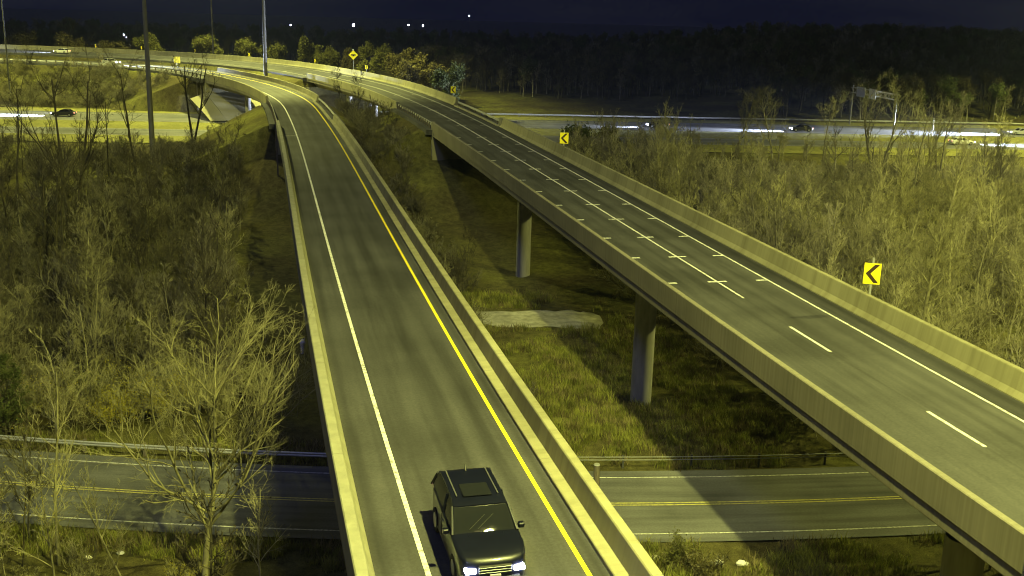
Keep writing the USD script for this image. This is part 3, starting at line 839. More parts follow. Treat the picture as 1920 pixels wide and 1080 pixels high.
# ------------------------------------------------------------------ vehicles
def prof_slab(profile, ys, shrink, tumble=None):
    """Side profile (x, z) carried across the width; shrink pulls the outer slices in."""
    pr = np.asarray(profile, float)
    c = (pr.max(0) + pr.min(0)) / 2
    V = []
    for y, k in zip(ys, shrink):
        q = c + (pr - c) * (1 - k)
        yy = np.full(len(q), float(y))
        if tumble:
            yy = yy * (1 - tumble[1] * np.clip(q[:, 1] - tumble[0], 0, 9))
        V.append(np.c_[q[:, 0], yy, q[:, 1]])
    n, m = len(V), len(pr)
    V = np.vstack(V)
    ii = np.arange(n * m).reshape(n, m)
    a, b = ii[:-1], ii[1:]
    F = tri(np.stack([a, np.roll(a, -1, 1), np.roll(b, -1, 1), b], -1).reshape(-1, 4))
    from shapely.geometry import Polygon
    v2, f2 = trimesh.creation.triangulate_polygon(Polygon(pr), engine='earcut')
    f2 = cKDTree(pr).query(v2)[1][np.asarray(f2)]
    F = np.vstack([F, f2, (f2 + (n - 1) * m)[:, ::-1]])
    t = trimesh.Trimesh(V, F, process=False)
    t.fix_normals()
    return t


def vehicle(name, label, cat, loc, rz, body_paint, suv=False, group=None, glow_f='headlight_glow_far', glow_t='tail_glow_far', beam=0.0, beam_tilt=4.0, lens=1.0, scale=None):
    """+x is forward."""
    t = thing(name, label, cat, loc, rz, scale, group=group)
    if suv:
        L, W, zb, zh, zr = 4.85, 0.97, .30, 1.12, 1.75
        low = [(2.30, .30), (2.39, .40), (2.42, .58), (2.40, .80), (2.33, .93), (2.18, 1.02), (1.80, 1.09), (1.30, 1.135), (1.02, 1.15), (-2.20, 1.19), (-2.36, 1.12), (-2.42, .9), (-2.43, .6), (-2.36, .38), (-1.95, .27), (1.95, .27)]
        glass = [(1.08, 1.13), (.70, 1.43), (.36, 1.63), (.10, 1.70), (-.6, 1.735), (-1.7, 1.71), (-2.0, 1.62), (-2.36, 1.16)]
        roof = [(.38, 1.65), (.10, 1.725), (-.6, 1.77), (-1.3, 1.765), (-1.75, 1.735), (-2.05, 1.65)]
        wr, wx = .37, (1.46, -1.42)
    else:
        L, W, zb, zh, zr = 4.7, 0.91, .22, .92, 1.43
        low = [(2.28, .26), (2.34, .42), (2.30, .62), (2.15, .74), (1.05, .90), (.85, .93), (-1.60, .97), (-2.25, .92), (-2.34, .78), (-2.34, .45), (-2.26, .26), (-1.85, .22), (1.85, .22)]
        glass = [(.92, .91), (.12, 1.37), (-.1, 1.40), (-.95, 1.38), (-1.15, 1.33), (-1.82, .95)]
        roof = [(.14, 1.385), (-.1, 1.43), (-.5, 1.445), (-.95, 1.42), (-1.2, 1.35)]
        wr, wx = .33, (1.40, -1.36)
    ys = [-W, -W + .02, -W + .07, -W + .16, -W * .5, 0, W * .5, W - .16, W - .07, W - .02, W]
    body = prof_slab(low, ys, [.10, .062, .028, .008, -.004, -.008, -.004, .008, .028, .062, .10])
    v_ = np.array(body.vertices)
    e_ = np.clip((np.abs(v_[:, 0]) - (L / 2 - .85)) / .85, 0, 1)
    v_[:, 1] *= 1 - np.where(v_[:, 0] > 0, .13, .09) * e_ ** 2
    v_[:, 0] -= np.sign(v_[:, 0]) * .16 * e_ * (v_[:, 1] / W) ** 4
    body = trimesh.Trimesh(v_, body.faces, process=False)
    b = obj('body', body, body_paint, t, smooth=40)
    gl = prof_slab(glass, [-W + .06, -W + .10, 0, W - .10, W - .06], [.03, 0, 0, 0, .03], (glass[0][1], .26))
    obj('windows', gl, 'car_glass', t, smooth=30)
    rp = [(x, z) for x, z in roof] + [(x, z - .05) for x, z in roof[::-1]]
    ro = prof_slab(rp, [-W + .08, -W + .13, 0, W - .13, W - .08], [.03, 0, -.01, 0, .03], (glass[0][1], .26))
    obj('roof', ro, body_paint, t, smooth=40)
    for sy in (-1, 1):
        # pillars from the belt line to the roof
        z0, z1 = glass[0][1], roof[1][1] - .03
        hw = lambda z: (W - .055) * (1 - .26 * max(0, z - glass[0][1]))
        for (xa, za), (xb, zb_) in (((glass[0][0] + .01, z0), ((glass[2][0], glass[2][1]) if suv else (glass[1][0] + .02, glass[1][1]))), ((-.35, z0), (-.42, z1 - .03)), ((glass[-1][0] + .02, z0), (glass[-2][0] - .01, glass[-2][1]))):
            obj('pillar', cyl((xa, sy * (hw(za) + .0), za), (xb, sy * (hw(zb_) + .0), zb_), .05, .04, 6), body_paint, t)
        for x in wx:
            yo = sy * W
            w = obj('wheel', cyl((x, yo - sy * .24, wr), (x, yo + sy * .008, wr), wr, wr, 22), 'rubber', t, smooth=40)
            obj('rim', cyl((x, yo - sy * .02, wr), (x, yo + sy * .016, wr), wr * .66, wr * .60, 14), 'rim_metal', w)
        # mirrors
        obj('mirror', bevbox(glass[0][0] - .28, glass[0][0] - .10, min(sy * (W + .02), sy * (W + .2)), max(sy * (W + .02), sy * (W + .2)), z0 - .02, z0 + .13, .03), body_paint, t)
        # lamps, seated in the bodywork
        zx = .72 if suv else .60
        y0, y1 = sorted((sy * (W - .46 if suv else W - .44), sy * (W - .15)))
        xf = low[2][0]
        obj('headlight', bevbox(xf - .22, xf + .03, y0, y1, zx - .075 * lens, zx + .075 * lens, .03), glow_f, t)
        xr = low[10][0] if suv else low[8][0]
        y0, y1 = sorted((sy * (W - .34), sy * (W - .12)))
        obj('taillight', bevbox(xr - .04, xr + .14, y0, y1, zx + .05, zx + .28, .03), glow_t, t)
        if beam:
            Li = UsdLux.SphereLight.Define(stage, f"{t.GetPath()}/lamp_{'a' if sy < 0 else 'b'}")
            Li.CreateRadiusAttr(0.06)
            Li.CreateNormalizeAttr(True)
            Li.CreateIntensityAttr(beam)
            Li.CreateColorAttr(Gf.Vec3f(0.66, 0.76, 1.0))
            sh = UsdLux.ShapingAPI.Apply(Li.GetPrim())
            sh.CreateShapingConeAngleAttr(20.0)
            sh.CreateShapingConeSoftnessAttr(1.0)
            Li.AddTranslateOp().Set(Gf.Vec3d(xf + .12, sy * (W - .25), zx))
            Li.AddRotateXYZOp().Set(Gf.Vec3f(0, -(90 - beam_tilt), 0))
    # grille, bumper opening, plates
    xf = low[2][0]
    obj('grille', bevbox(xf - .1, xf + .028, -.46, .46, (.62 if suv else .48), (.86 if suv else .62), .02), 'black_trim', t)
    obj('number_plate', bevbox(xf + .02, xf + .062, -.15, .15, (.525 if suv else .41), (.615 if suv else .48), .004), 'sign_back', t)
    obj('bumper', bevbox(xf - .1, xf + .055, -.70, .70, (.38 if suv else .28), (.52 if suv else .40), .03), 'black_trim', t)
    if suv:
        obj('sunroof', bevbox(-.75, .05, -.42, .42, 1.742, 1.79, .02), 'car_glass', t)
        obj('aerial', cyl((-1.7, 0, 1.74), (-1.85, 0, 1.90), .03, .012, 6), 'black_trim', t)
        for k in range(3):
            obj('grille_bar', bevbox(xf + .005, xf + .04, -.44, .44, .655 + .075 * k, .675 + .075 * k, .004), 'rim_metal', t)
        for sy in (-1, 1):
            obj('roof_rail', cyl((.0, sy * .60, 1.775), (-1.75, sy * .60, 1.775), .02, .02, 6), 'rim_metal', t)
            obj('wiper', cyl((1.0, sy * .12 - .3, 1.22), (.66, sy * .12 + .2, 1.475), .01, .01, 4), 'black_trim', t)
            obj('fog_lamp', cyl((xf - .08, sy * .62, .45), (xf + .035, sy * .62, .45), .06, .06, 10), 'rim_metal', t)
            obj('door_seam', bevbox(-.372, -.360, min(sy * .9, sy * (W + .002)), max(sy * .9, sy * (W + .002)), .42, 1.1, .002), 'black_trim', t)
            obj('door_handle', bevbox(-.22, -.06, min(sy * .9, sy * (W + .02)), max(sy * .9, sy * (W + .02)), .98, 1.01, .006), 'rim_metal', t)
        obj('hood_crease', cyl((1.15, .50, 1.138), (2.12, .38, 1.022), .02, .012, 5), body_paint, t)
        obj('hood_crease', cyl((1.15, -.50, 1.138), (2.12, -.38, 1.022), .02, .012, 5), body_paint, t)
    return t


# the near vehicle, coming towards the camera on the narrow ramp
s = pathL.sY(29.85)
q = pathL.at(s, -0.66)[0]
vehicle('suv', 'dark blue sport utility vehicle with its headlights on, near the bottom of the narrow ramp', 'car', (q[0], q[1], q[2] + 0.004), pathL.angle(s) + PI, 'paint_dark_blue', suv=True, glow_f='headlight_glow', beam=9000.0, beam_tilt=9.0, scale=1.07)
# far car on the left ramp
s = LD + 52
q = pathL.at(s, 0)[0]
vehicle('sedan', 'pale car with bright bluish headlights coming round the far left ramp', 'car', (q[0], q[1], q[2]), pathL.angle(s) + PI, 'paint_silver', beam=40000.0, beam_tilt=2.4, lens=2.2)
s = pathR.L - 200
q = pathR.at(pathR.s[np.argmin(np.abs(pathR.p[:, 0] + 128))], -1.2)[0]
a_ = pathR.angle(pathR.s[np.argmin(np.abs(pathR.p[:, 0] + 128))])
vehicle('sedan', 'car half hidden behind the concrete barrier at the upper left', 'car', q, a_, 'paint_white', beam=14000.0, beam_tilt=2.0)


def hwy_car(label, x, off, left, paint_, beam, **k):
    y = float(hwyY(x)) + off
    return vehicle('sedan', label, 'car', (x, y, HZ + .03), (PI if left else 0.0) + 0.085 * 1.0, paint_, beam=beam, **k)


hwy_car('car with bright headlights behind twigs on the highway, nearest to the wide bridge', 29.5, -1.0, True, 'paint_dark_grey', 14000.0, lens=2.6)
hwy_car('dark car with white headlights on the highway, below the sign gantry', 59.5, -3.5, True, 'paint_dark_grey', 80000.0, lens=2.0)
hwy_car('white car driving right on the near carriageway of the highway', 86.3, -22.6, False, 'paint_white', 110000.0, beam_tilt=2.6)
hwy_car('car with headlights on the highway at the right edge of the picture', 107.5, -2.5, True, 'paint_silver', 360000.0, beam_tilt=2.6)
hwy_car('dark car with red tail lights on the highway, left behind the bare trees', -91.0, 0.5, True, 'paint_dark_grey', 220000.0, beam_tilt=2.6)


# ------------------------------------------------------------------ signs
def chevron(label, base, top_z, face_angle, w=0.92, h=1.22, bar=True, group=None, flip=1):
    """A yellow board with a black chevron on a post. The board faces along face_angle."""
    x, y, zb = base
    t = thing('chevron_sign', label, 'sign', (x, y, zb), face_angle + PI / 2, group=group)
    H = top_z - zb
    zc = H - h / 2
    # local frame: board in the xz plane, facing -y
    obj('post', bevbox(-.06, .06, .02, .14, 0, H + (.32 if bar else 0), .01), 'galvanised', t)
    bd = obj('board', bevbox(-w / 2, w / 2, -.012, .012, zc - h / 2, zc + h / 2, .004), 'sign_yellow', t)
    k = flip
    th = .30 * w
    pts = np.array([(-.40 * w, 0), (.12 * w, .44 * h), (.12 * w + th, .44 * h), (-.40 * w + th, 0), (.12 * w + th, -.44 * h), (.12 * w, -.44 * h)])
    pts[:, 0] *= k
    from shapely.geometry import Polygon
    ex = trimesh.creation.extrude_polygon(Polygon(pts), .004, engine='earcut')
    V = np.c_[ex.vertices[:, 0], -.0135 - ex.vertices[:, 2], ex.vertices[:, 1] + zc]
    me = trimesh.Trimesh(V, ex.faces, process=False)
    me.fix_normals()
    obj('chevron', me, 'sign_black', bd)
    obj('backing', bevbox(-w / 2 + .02, w / 2 - .02, .013, .020, zc - h / 2 + .02, zc + h / 2 - .02, .003), 'sign_back', t)
    return t


def face_cam(x, y, extra=0.0):
    return math.atan2(-y, -x) + extra


CH = [
    (pathR.sY(59.5), 6.10, 13.9, 1.26, .95, 1.26, 'large yellow chevron sign just behind the barrier in front of the right woods'),
    (pathR.sY(123.0), 6.10, 14.9, .9, 1.0, 1.26, 'yellow chevron sign halfway along the barrier of the wide ramp'),
    (pathR.sY(184.0), 6.3, 16.6, 0, .85, 1.15, 'chevron sign below the round lit tree where the far barrier begins'),
]
for s, u, top, _, w, h, label in CH:
    q = pathR.at(s, u)[0]
    z0 = q[2] - .3
    # bracket-mounted on the outside of the barrier
    chevron(label, (q[0], q[1], z0), q[2] + _ + 1.75 if _ else q[2] + 2.7, face_cam(q[0], q[1], 0.10), w, h, bar=True)
for x, label, tz, ang in ((-35.0, 'small chevron sign under the diamond sign on the far barrier', 2.6, .2), (-50.8, 'small chevron sign right of the slim mast on the far barrier', 2.2, .75), (-71.2, 'faint chevron sign left of the slim mast on the far barrier', 2.1, .9),
                          (-87.8, 'chevron sign in front of the roundest lit tree on the far barrier', 2.2, 1.0), (-104.3, 'chevron sign just left of the thick mast on the far barrier', 2.2, 1.05), (-118.3, 'chevron sign furthest left on the far barrier', 2.2, 1.1)):
    i = np.argmin(np.abs(pathR.p[:, 0] - (x - 4)))
    q = pathR.at(pathR.s[i], 6.3)[0]
    chevron(label, (q[0], q[1], q[2] - .5), q[2] + tz, face_cam(q[0], q[1], ang), .62, .85, bar=False)
# the diamond warning sign
i = np.argmin(np.abs(pathR.p[:, 0] + 44.5))
q = pathR.at(pathR.s[i], 7.6)[0]
t = thing('warning_sign', 'yellow diamond warning sign with a dark symbol above the far barrier', 'sign', (q[0], q[1], q[2] - 1.0), face_cam(q[0], q[1], .1) + PI / 2)
zt = 18.75 - (q[2] - 1.0)
obj('post', bevbox(-.07, .07, .03, .17, 0, zt + .1, .01), 'galvanised', t)
zc = zt - 1.2
d = 1.1
ex = trimesh.creation.extrude_polygon(SPoly([(0, -d), (d, 0), (0, d), (-d, 0)]), .02, engine='earcut')
me = trimesh.Trimesh(np.c_[ex.vertices[:, 0], -ex.vertices[:, 2], ex.vertices[:, 1] + zc], ex.faces, process=False)
me.fix_normals()
bd = obj('board', me, 'sign_yellow', t)
ex = trimesh.creation.extrude_polygon(SPoly([(-.55, -.12), (-.2, -.12), (-.2, -.3), (.2, -.3), (.2, -.12), (.55, -.12), (.55, .16), (-.55, .16)]), .006, engine='earcut')
me = trimesh.Trimesh(np.c_[ex.vertices[:, 0], -.023 - ex.vertices[:, 2], ex.vertices[:, 1] + zc], ex.faces, process=False)
me.fix_normals()
obj('symbol', me, 'sign_black', bd)
obj('flasher', cyl((0, -.05, zt + .02), (0, .1, zt + .02), .15, .15, 12), 'sign_back', t)
# the square sign on the left ramp
q = pathL.at(LD + 36, 5.2)[0]
t = thing('warning_sign', 'dull yellow square sign beside the far left ramp, left of the thick mast', 'sign', (q[0], q[1], q[2] - .6), face_cam(q[0], q[1], .25) + PI / 2)
obj('post', bevbox(-.05, .05, .02, .12, 0, 2.9, .01), 'galvanised', t)
obj('board', bevbox(-.75, .75, -.012, .012, 1.4, 2.9, .004), 'worn_yellow_paint', t)

# overhead sign gantry by the highway
ga, gb = np.array([75.0, float(hwyY(75)) + 13.0]), np.array([77.6, float(hwyY(77.6)) - 8.2])
t = thing('sign_gantry', 'grey steel sign gantry spanning the highway in front of the dark woods', 'gantry')
ht = 8.2
for c, hh in ((ga, ht + .6), (gb, ht + .6)):
    obj('post', cyl((c[0], c[1], HZ - .3), (c[0], c[1], HZ + hh), .20, .15, 12), 'mast_steel', t, smooth=40)
dv = (gb - ga)
for (dx, dz) in ((-.4, 0), (.4, 0), (-.4, 1.1), (.4, 1.1)):
    obj('chord', cyl((ga[0] + dx, ga[1], HZ + ht - 1.0 + dz), (gb[0] + dx, gb[1], HZ + ht - 1.0 + dz), .07, .07, 6), 'galvanised', t)
for k in range(12):
    a, b = ga + dv * k / 12, ga + dv * (k + 1) / 12
    z0, z1 = (0, 1.1) if k % 2 else (1.1, 0)
    for dx in (-.4, .4):
        obj('brace', cyl((a[0] + dx, a[1], HZ + ht - 1.0 + z0), (b[0] + dx, b[1], HZ + ht - 1.0 + z1), .045, .045, 5), 'galvanised', t)
for k, (f0, f1) in enumerate(((.16, .36), (.45, .60))):
    a, b = ga + dv * f0, ga + dv * f1
    bx_ = bevbox(-.04, .04, -np.linalg.norm(b - a) / 2, np.linalg.norm(b - a) / 2, 0, 2.1, .01)
    bx_.apply_transform(trimesh.transformations.rotation_matrix(-math.atan2(dv[0], dv[1]), (0, 0, 1)))
    bx_.apply_translation(((a[0] + b[0]) / 2 - .6, (a[1] + b[1]) / 2, HZ + ht - 1.6))
    obj('sign_panel', bx_, 'sign_back', t)
# small pole near the gantry
t = thing('marker_pole', 'short pale pole at the edge of the highway, right of the gantry', 'pole', (86.0, float(hwyY(86)) - 8.0, HZ))
obj('shaft', cyl((0, 0, -.4), (0, 0, 3.6), .10, .08, 10), 'galvanised', t)
obj('cap', cyl((0, 0, 3.6), (0, 0, 3.75), .12, .12, 10), 'galvanised', t)

# wooden pole by the street
t = thing('wooden_post', 'tall weathered wooden post beside the street, against the narrow ramp', 'post', (4.95, 53.3, -.3))
obj('shaft', cyl((0, 0, -.5), (-.12, 0, 5.2), .19, .165, 12), 'old_wood', t)
obj('cap', cyl((-.12, 0, 5.2), (-.12, 0, 5.26), .18, .15, 12), 'galvanised', t)
# white marker post in the shade left of the narrow ramp
zz = float(gz(-17.6, 86.0))
t = thing('marker_post', 'small white tapered marker post in the shade left of the narrow ramp', 'marker', (-17.6, 86.0, zz))
obj('shaft', cyl((0, 0, -.2), (.03, 0, .85), .13, .2, 12), 'pale_plastic', t)
obj('cap', trimesh.convex.convex_hull(np.array([(.03 + r * math.cos(a), r * math.sin(a), z) for r, z in ((.24, .85), (.26, 1.0), (.17, 1.18), (.05, 1.28)) for a in np.linspace(0, 2 * PI, 11)[:-1]])), 'pale_plastic', t)
obj('tip', cyl((.17, 0, 1.15), (.21, 0, 1.4), .05, .02, 6), 'pale_plastic', t)
zz = float(gz(-21.4, 68.7))
t = thing('marker_post', 'thin dark leaning post with a yellow band behind the big bare tree', 'marker', (-21.4, 68.7, zz))
obj('shaft', cyl((0, 0, -.2), (.25, 0, 1.9), .07, .06, 8), 'dark_steel', t)
obj('band', cyl((.01, 0, .05), (.07, 0, .5), .085, .085, 8), 'sign_yellow', t)

# crumpled litter
LIT = [((11.5, 52.2), .34, 'pale crumpled bag on the grass, left of a second one by the street'), ((12.8, 52.1), .33, 'larger pale crumpled bag on the grass by the street, right one of the two'),
       ((8.2, 52.6), .25, 'small pale scrap beside the low bush at the street'), ((-21.9, 50.6), .2, 'tiny white scrap among the twigs at the lower left corner'), ((-20.5, 51.4), .2, 'tiny white scrap near the foot of the big bare tree'), ((-37.5, 89), .22, 'tiny white scrap deep in the left woods'), ((-35.4, 84.4), .2, 'tiny white scrap in the left woods, lower of two')]
for k, ((x, y), r, label) in enumerate(LIT):
    m_ = trimesh.creation.icosphere(2, 1.0)
    v = np.array(m_.vertices)
    v *= (0.6 + 0.8 * meshkit.fbm(v * 2.2 + k * 7, 3, k))[:, None]
    m_ = trimesh.Trimesh(v * (r, r * .7, r * .45), m_.faces, process=False)
    m_.apply_translation((x, y, float(gz(x, y)) + .12 + (.5 if y > 60 else 0)))
    o = obj('litter', m_, 'pale_plastic', smooth=30)
    tag(o, label, 'litter')

# lamps of the town far away
for k, (x, y, z, r, warm, label) in enumerate((
        (-185.8, 893.5, 12, .85, 0, 'lone distant white lamp right of the slim mast'), (-146.4, 972, 12, 1.5, 0, 'brightest distant bluish lamp above the far trees'), (-105.9, 1052.7, 12, .95, 0, 'distant lamp, left one of a close pair'), (-91.3, 1044, 12, 1.0, 0, 'distant lamp, right one of a close pair'),
        (-80.0, 1765, 18, 1.2, 0, 'distant lamp furthest right above the woods'), (-201.5, 521.7, 12, .55, 0, 'distant lamp furthest left above the barrier'), (-192.7, 532.4, 12, .95, 0, 'bright distant lamp of the cluster left of the thick mast'), (-189.5, 528, 10.8, .5, 0, 'dimmer lamp just below the bright one left of the thick mast'),
        (-178.5, 574.8, 12, .75, 0, 'distant lamp just right of the thick mast'), (-170.5, 574, 12, .35, 1, 'faint distant lamp left of the roundest far tree'), (-150.8, 424, 11.6, .3, 1, 'small distant lamp low behind the barrier'), (-205, 530, 12.2, .3, 1, 'faint distant lamp in the left cluster'))):
    if y > 640:
        k_ = 640.0 / y
        x, y, z, r = x * k_, 640.0, 28.5 - (28.5 - z) * k_, r * k_
    r *= .8
    zg = float(gz(x, y))
    t = thing('distant_lamp', label, 'lamp', (x, y, zg))
    h = max(z - zg, 2.0)
    obj('pole', cyl((0, 0, -1), (0, 0, h), .12, .08, 6), 'mast_steel', t)
    obj('globe', trimesh.Trimesh(trimesh.creation.icosphere(1, r).vertices + (0, 0, h), trimesh.creation.icosphere(1, r).faces, process=False), 'town_lamp_warm' if warm else 'town_lamp_glow', t)

# ------------------------------------------------------------------ plants
def unit(v):
    return v / np.maximum(np.linalg.norm(v, axis=-1, keepdims=True), 1e-9)


def grow(rng, base_dirs, base_len, base_r, base_k, levels, wob=0.05, start=(0, 0, 0), spread=0.0):
    """Branching by levels. Every level: n children per parent, t0..t1 along the parent, len ratio, angle range, upward pull, radius ratio, points, wobble."""
    out = []
    n = len(base_dirs)
    d = unit(np.asarray(base_dirs, float))
    L = np.broadcast_to(np.asarray(base_len, float), (n,)).copy()
    r = np.broadcast_to(np.asarray(base_r, float), (n,)).copy()
    p0 = np.asarray(start, float) + rng.normal(0, 1, (n, 3)) * (spread, spread, 0)
    k, up_, wb, taper = base_k, 0.15, wob, 0.35

    def polyline(p0, d, L, k, up_, wb):
        P = [p0]
        cur = d
        for i in range(k - 1):
            cur = unit(cur + rng.normal(0, wb, cur.shape) + np.array([0, 0, up_ / (k - 1)]))
            P.append(P[-1] + cur * (L / (k - 1))[:, None])
        return np.stack(P, 1)
    Pl = polyline(p0, d, L, k, up_, wb)
    Rl = r[:, None] * np.linspace(1, taper, k)[None]
    out.append((Pl, Rl))
    for lv in levels:
        n_, t0, t1, ratio, a0, a1, upn, rr, k2, wb2 = lv
        N = len(Pl)
        t = rng.uniform(t0, t1, (N, n_))
        kk = Pl.shape[1]
        f = t * (kk - 1)
        i = np.minimum(f.astype(int), kk - 2)
        w = (f - i)[..., None]
        ar = np.arange(N)[:, None]
        p0 = Pl[ar, i] * (1 - w) + Pl[ar, i + 1] * w
        tg = unit(Pl[ar, i + 1] - Pl[ar, i])
        pr = Rl[ar, i] * (1 - w[..., 0]) + Rl[ar, i + 1] * w[..., 0]
        rv = unit(np.cross(tg, rng.normal(0, 1, tg.shape)))
        an = rng.uniform(a0, a1, (N, n_, 1))
        d = unit(tg * np.cos(an) + rv * np.sin(an))
        PL = np.linalg.norm(Pl[:, -1] - Pl[:, 0], axis=1)[:, None]
        L = PL * ratio * rng.uniform(.65, 1.2, (N, n_)) * (1.15 - .55 * t)
        p0, d, L, pr = p0.reshape(-1, 3), d.reshape(-1, 3), L.ravel(), pr.ravel()
        Pl = polyline(p0, d, L, k2, upn, wb2)
        Rl = np.maximum(pr * rr, 0.005)[:, None] * np.linspace(1, .4, k2)[None]
        out.append((Pl, Rl))
    return out


def mesh_of(levels, sides, rmin):
    V, F, o = [], [], 0
    for (P_, R_), m in zip(levels, sides):
        v, f = tubes(P_, np.maximum(R_, rmin), m)
        V.append(v)
        F.append(f + o)
        o += len(v)
    return np.vstack(V), np.vstack(F)


def leaves_at(rng, tips, n, size, jitter):
    i = rng.integers(0, len(tips), n)
    c = tips[i] + rng.normal(0, jitter, (n, 3))
    a = unit(rng.normal(0, 1, (n, 3)))
    b = unit(np.cross(a, rng.normal(0, 1, (n, 3))))
    s = size * rng.uniform(.6, 1.3, (n, 1))
    V = np.stack([c - a * s, c + b * s * .5, c + a * s, c - b * s * .5], 1).reshape(-1, 3)
    return V, tri(np.arange(4 * n).reshape(n, 4))


def sapling(seed, h, r=.065, dense=1.0, lean=.08, up=.5):
    g = np.random.default_rng(seed)
    return g, grow(g, [(g.normal(0, lean), g.normal(0, lean), 1)], h, r, 9, [
        (int(15 * dense), .22, .98, .36, .5, 1.0, up, .5, 5, .12), (6, .2, 1, .46, .4, .9, up * .7, .62, 4, .15), (4, .2, 1, .5, .4, .9, .25, .7, 3, .18)], .05)


def shrub(seed, h, n=9, sp=.35):
    g = np.random.default_rng(seed)
    dirs = np.c_[g.normal(0, .38, (n, 2)), np.ones(n)]
    return g, grow(g, dirs, h * g.uniform(.6, 1.05, n), .022, 6, [(8, .25, 1, .42, .4, .95, .5, .6, 4, .16), (5, .2, 1, .5, .4, .95, .3, .75, 3, .2)], .09, spread=sp)


def bigtree(seed, h, r, limbs=10, trunk=.62, lean=.04, n=(8, 6, 5), a=(.45, .95), t0=.38, dirs=None, fork=.62):
    g = np.random.default_rng(seed)
    d = dirs if dirs is not None else [(g.normal(0, lean), g.normal(0, lean), 1)]
    return g, grow(g, d, h * trunk, r, 9, [
        (limbs, t0, 1.0, fork, a[0], a[1], .55, .58, 8, .12), (n[0], .2, 1, .5, .4, .95, .4, .55, 6, .15), (n[1], .15, 1, .5, .4, .95, .3, .6, 4, .18), (n[2], .15, 1, .55, .4, .95, .15, .7, 3, .2)], .05)


def tree_thing(name, label, loc, rz, sc, build, m, nt=2, rmin=.012, lf=None, group=None, sides=(8, 6, 4, 3, 3), cat='tree'):
    g, lv = build
    t = thing(name, label, cat, loc, rz, sc, group)
    obj('trunk', mesh_of(lv[:nt], sides, rmin), m, t, smooth=True)
    cr = obj('crown', mesh_of(lv[nt:], sides[nt:], rmin), m, t)
    if lf:
        n, size, jit, mm = lf
        tips = lv[-1][0].reshape(-1, 3)
        obj('leaves', leaves_at(g, tips, n, size, jit), mm, cr)
    return t


def instancer(name, protos, pos, rz, sc, pid, kind='stuff', label=None, tilt=None):
    """Uncountable growth: one object. protos: lists of (part name, mesh, material)."""
    pi = UsdGeom.PointInstancer.Define(stage, '/World/' + name)
    rel = pi.CreatePrototypesRel()
    for k, parts in enumerate(protos):
        x = UsdGeom.Xform.Define(stage, f'/World/{name}/growth_{k + 1:03d}')
        for pn, me, mm in parts:
            usdkit.mesh(stage, f'{x.GetPath()}/{pn}', me, M[mm])
        rel.AddTarget(x.GetPath())
    pi.CreatePositionsAttr(Vt.Vec3fArray.FromNumpy(np.asarray(pos, np.float32)))
    pi.CreateScalesAttr(Vt.Vec3fArray.FromNumpy(np.repeat(np.asarray(sc, np.float32)[:, None], 3, 1) if np.ndim(sc) == 1 else np.asarray(sc, np.float32)))
    h = np.asarray(rz) / 2
    pi.CreateOrientationsAttr(Vt.QuathArray([Gf.Quath(float(math.cos(a)), 0.0, 0.0, float(math.sin(a))) for a in h]))
    pi.CreateProtoIndicesAttr(Vt.IntArray.FromNumpy(np.asarray(pid, np.int32)))
    tag(pi, label, None, None, kind)
    return pi


def lateral(path, X, Y):
    d, i = path.tree.query(np.c_[X, Y])
    return np.einsum('ij,ij->i', np.c_[X, Y] - path.p[i], path.n[i]), path.s[i]


def scatter(rng, n, x0, x1, y0, y1, f):
    X, Y = rng.uniform(x0, x1, n), rng.uniform(y0, y1, n)
    k = f(X, Y)
    return X[k], Y[k]


def clear_of(X, Y, left=8.6, right_=6.0, lr=7.5, rr=7.6):
    ul, sl_ = lateral(pathL, X, Y)
    ur, sr2 = lateral(pathR, X, Y)
    ok = ((ul < -left) | (ul > right_)) & ((ur < -lr) | (ur > rr))
    ok &= np.abs(Y - streetY(X)) > 7.6
    hd = Y - hwyY(X)
    ok &= (hd < -43) | (hd > 19)
    ok &= ~((X > -9.5) & (X < 10) & (Y > 92.5) & (Y < 101.5))
    return ok, ul, ur


VIEW = lambda X, Y, m=12: np.abs(X) < .50 * Y + m

g0 = np.random.default_rng(11)
# --- prototypes of brush
def brush_proto(kind, seed, bark_, lf=None, rmin=.013):
    g, lv = kind(seed)
    parts = [('stems', mesh_of(lv, (4, 3, 3, 3), rmin), bark_)]
    if lf:
        parts.append(('leaves', leaves_at(g, lv[-1][0].reshape(-1, 3), lf[0], lf[1], lf[2]), lf[3]))
    return parts


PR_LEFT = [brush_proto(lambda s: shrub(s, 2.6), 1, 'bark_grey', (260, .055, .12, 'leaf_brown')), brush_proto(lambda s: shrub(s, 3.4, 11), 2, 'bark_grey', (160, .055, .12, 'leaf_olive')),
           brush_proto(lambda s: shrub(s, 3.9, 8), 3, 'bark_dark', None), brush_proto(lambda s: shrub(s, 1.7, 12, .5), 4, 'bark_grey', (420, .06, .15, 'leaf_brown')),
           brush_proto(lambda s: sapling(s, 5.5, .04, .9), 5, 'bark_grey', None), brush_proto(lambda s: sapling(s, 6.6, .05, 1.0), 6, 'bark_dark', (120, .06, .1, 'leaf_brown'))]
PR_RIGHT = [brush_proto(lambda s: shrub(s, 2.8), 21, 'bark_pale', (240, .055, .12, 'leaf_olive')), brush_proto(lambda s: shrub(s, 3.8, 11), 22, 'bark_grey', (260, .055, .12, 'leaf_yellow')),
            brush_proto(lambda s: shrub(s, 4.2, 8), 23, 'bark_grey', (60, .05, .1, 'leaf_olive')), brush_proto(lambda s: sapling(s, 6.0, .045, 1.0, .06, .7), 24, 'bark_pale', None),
            brush_proto(lambda s: sapling(s, 7.0, .05, 1.0, .06, .7), 25, 'bark_pale', (160, .06, .12, 'leaf_olive')), brush_proto(lambda s: sapling(s, 5.2, .04, 1.1, .1, .6), 26, 'bark_grey', (200, .06, .12, 'leaf_brown'))]


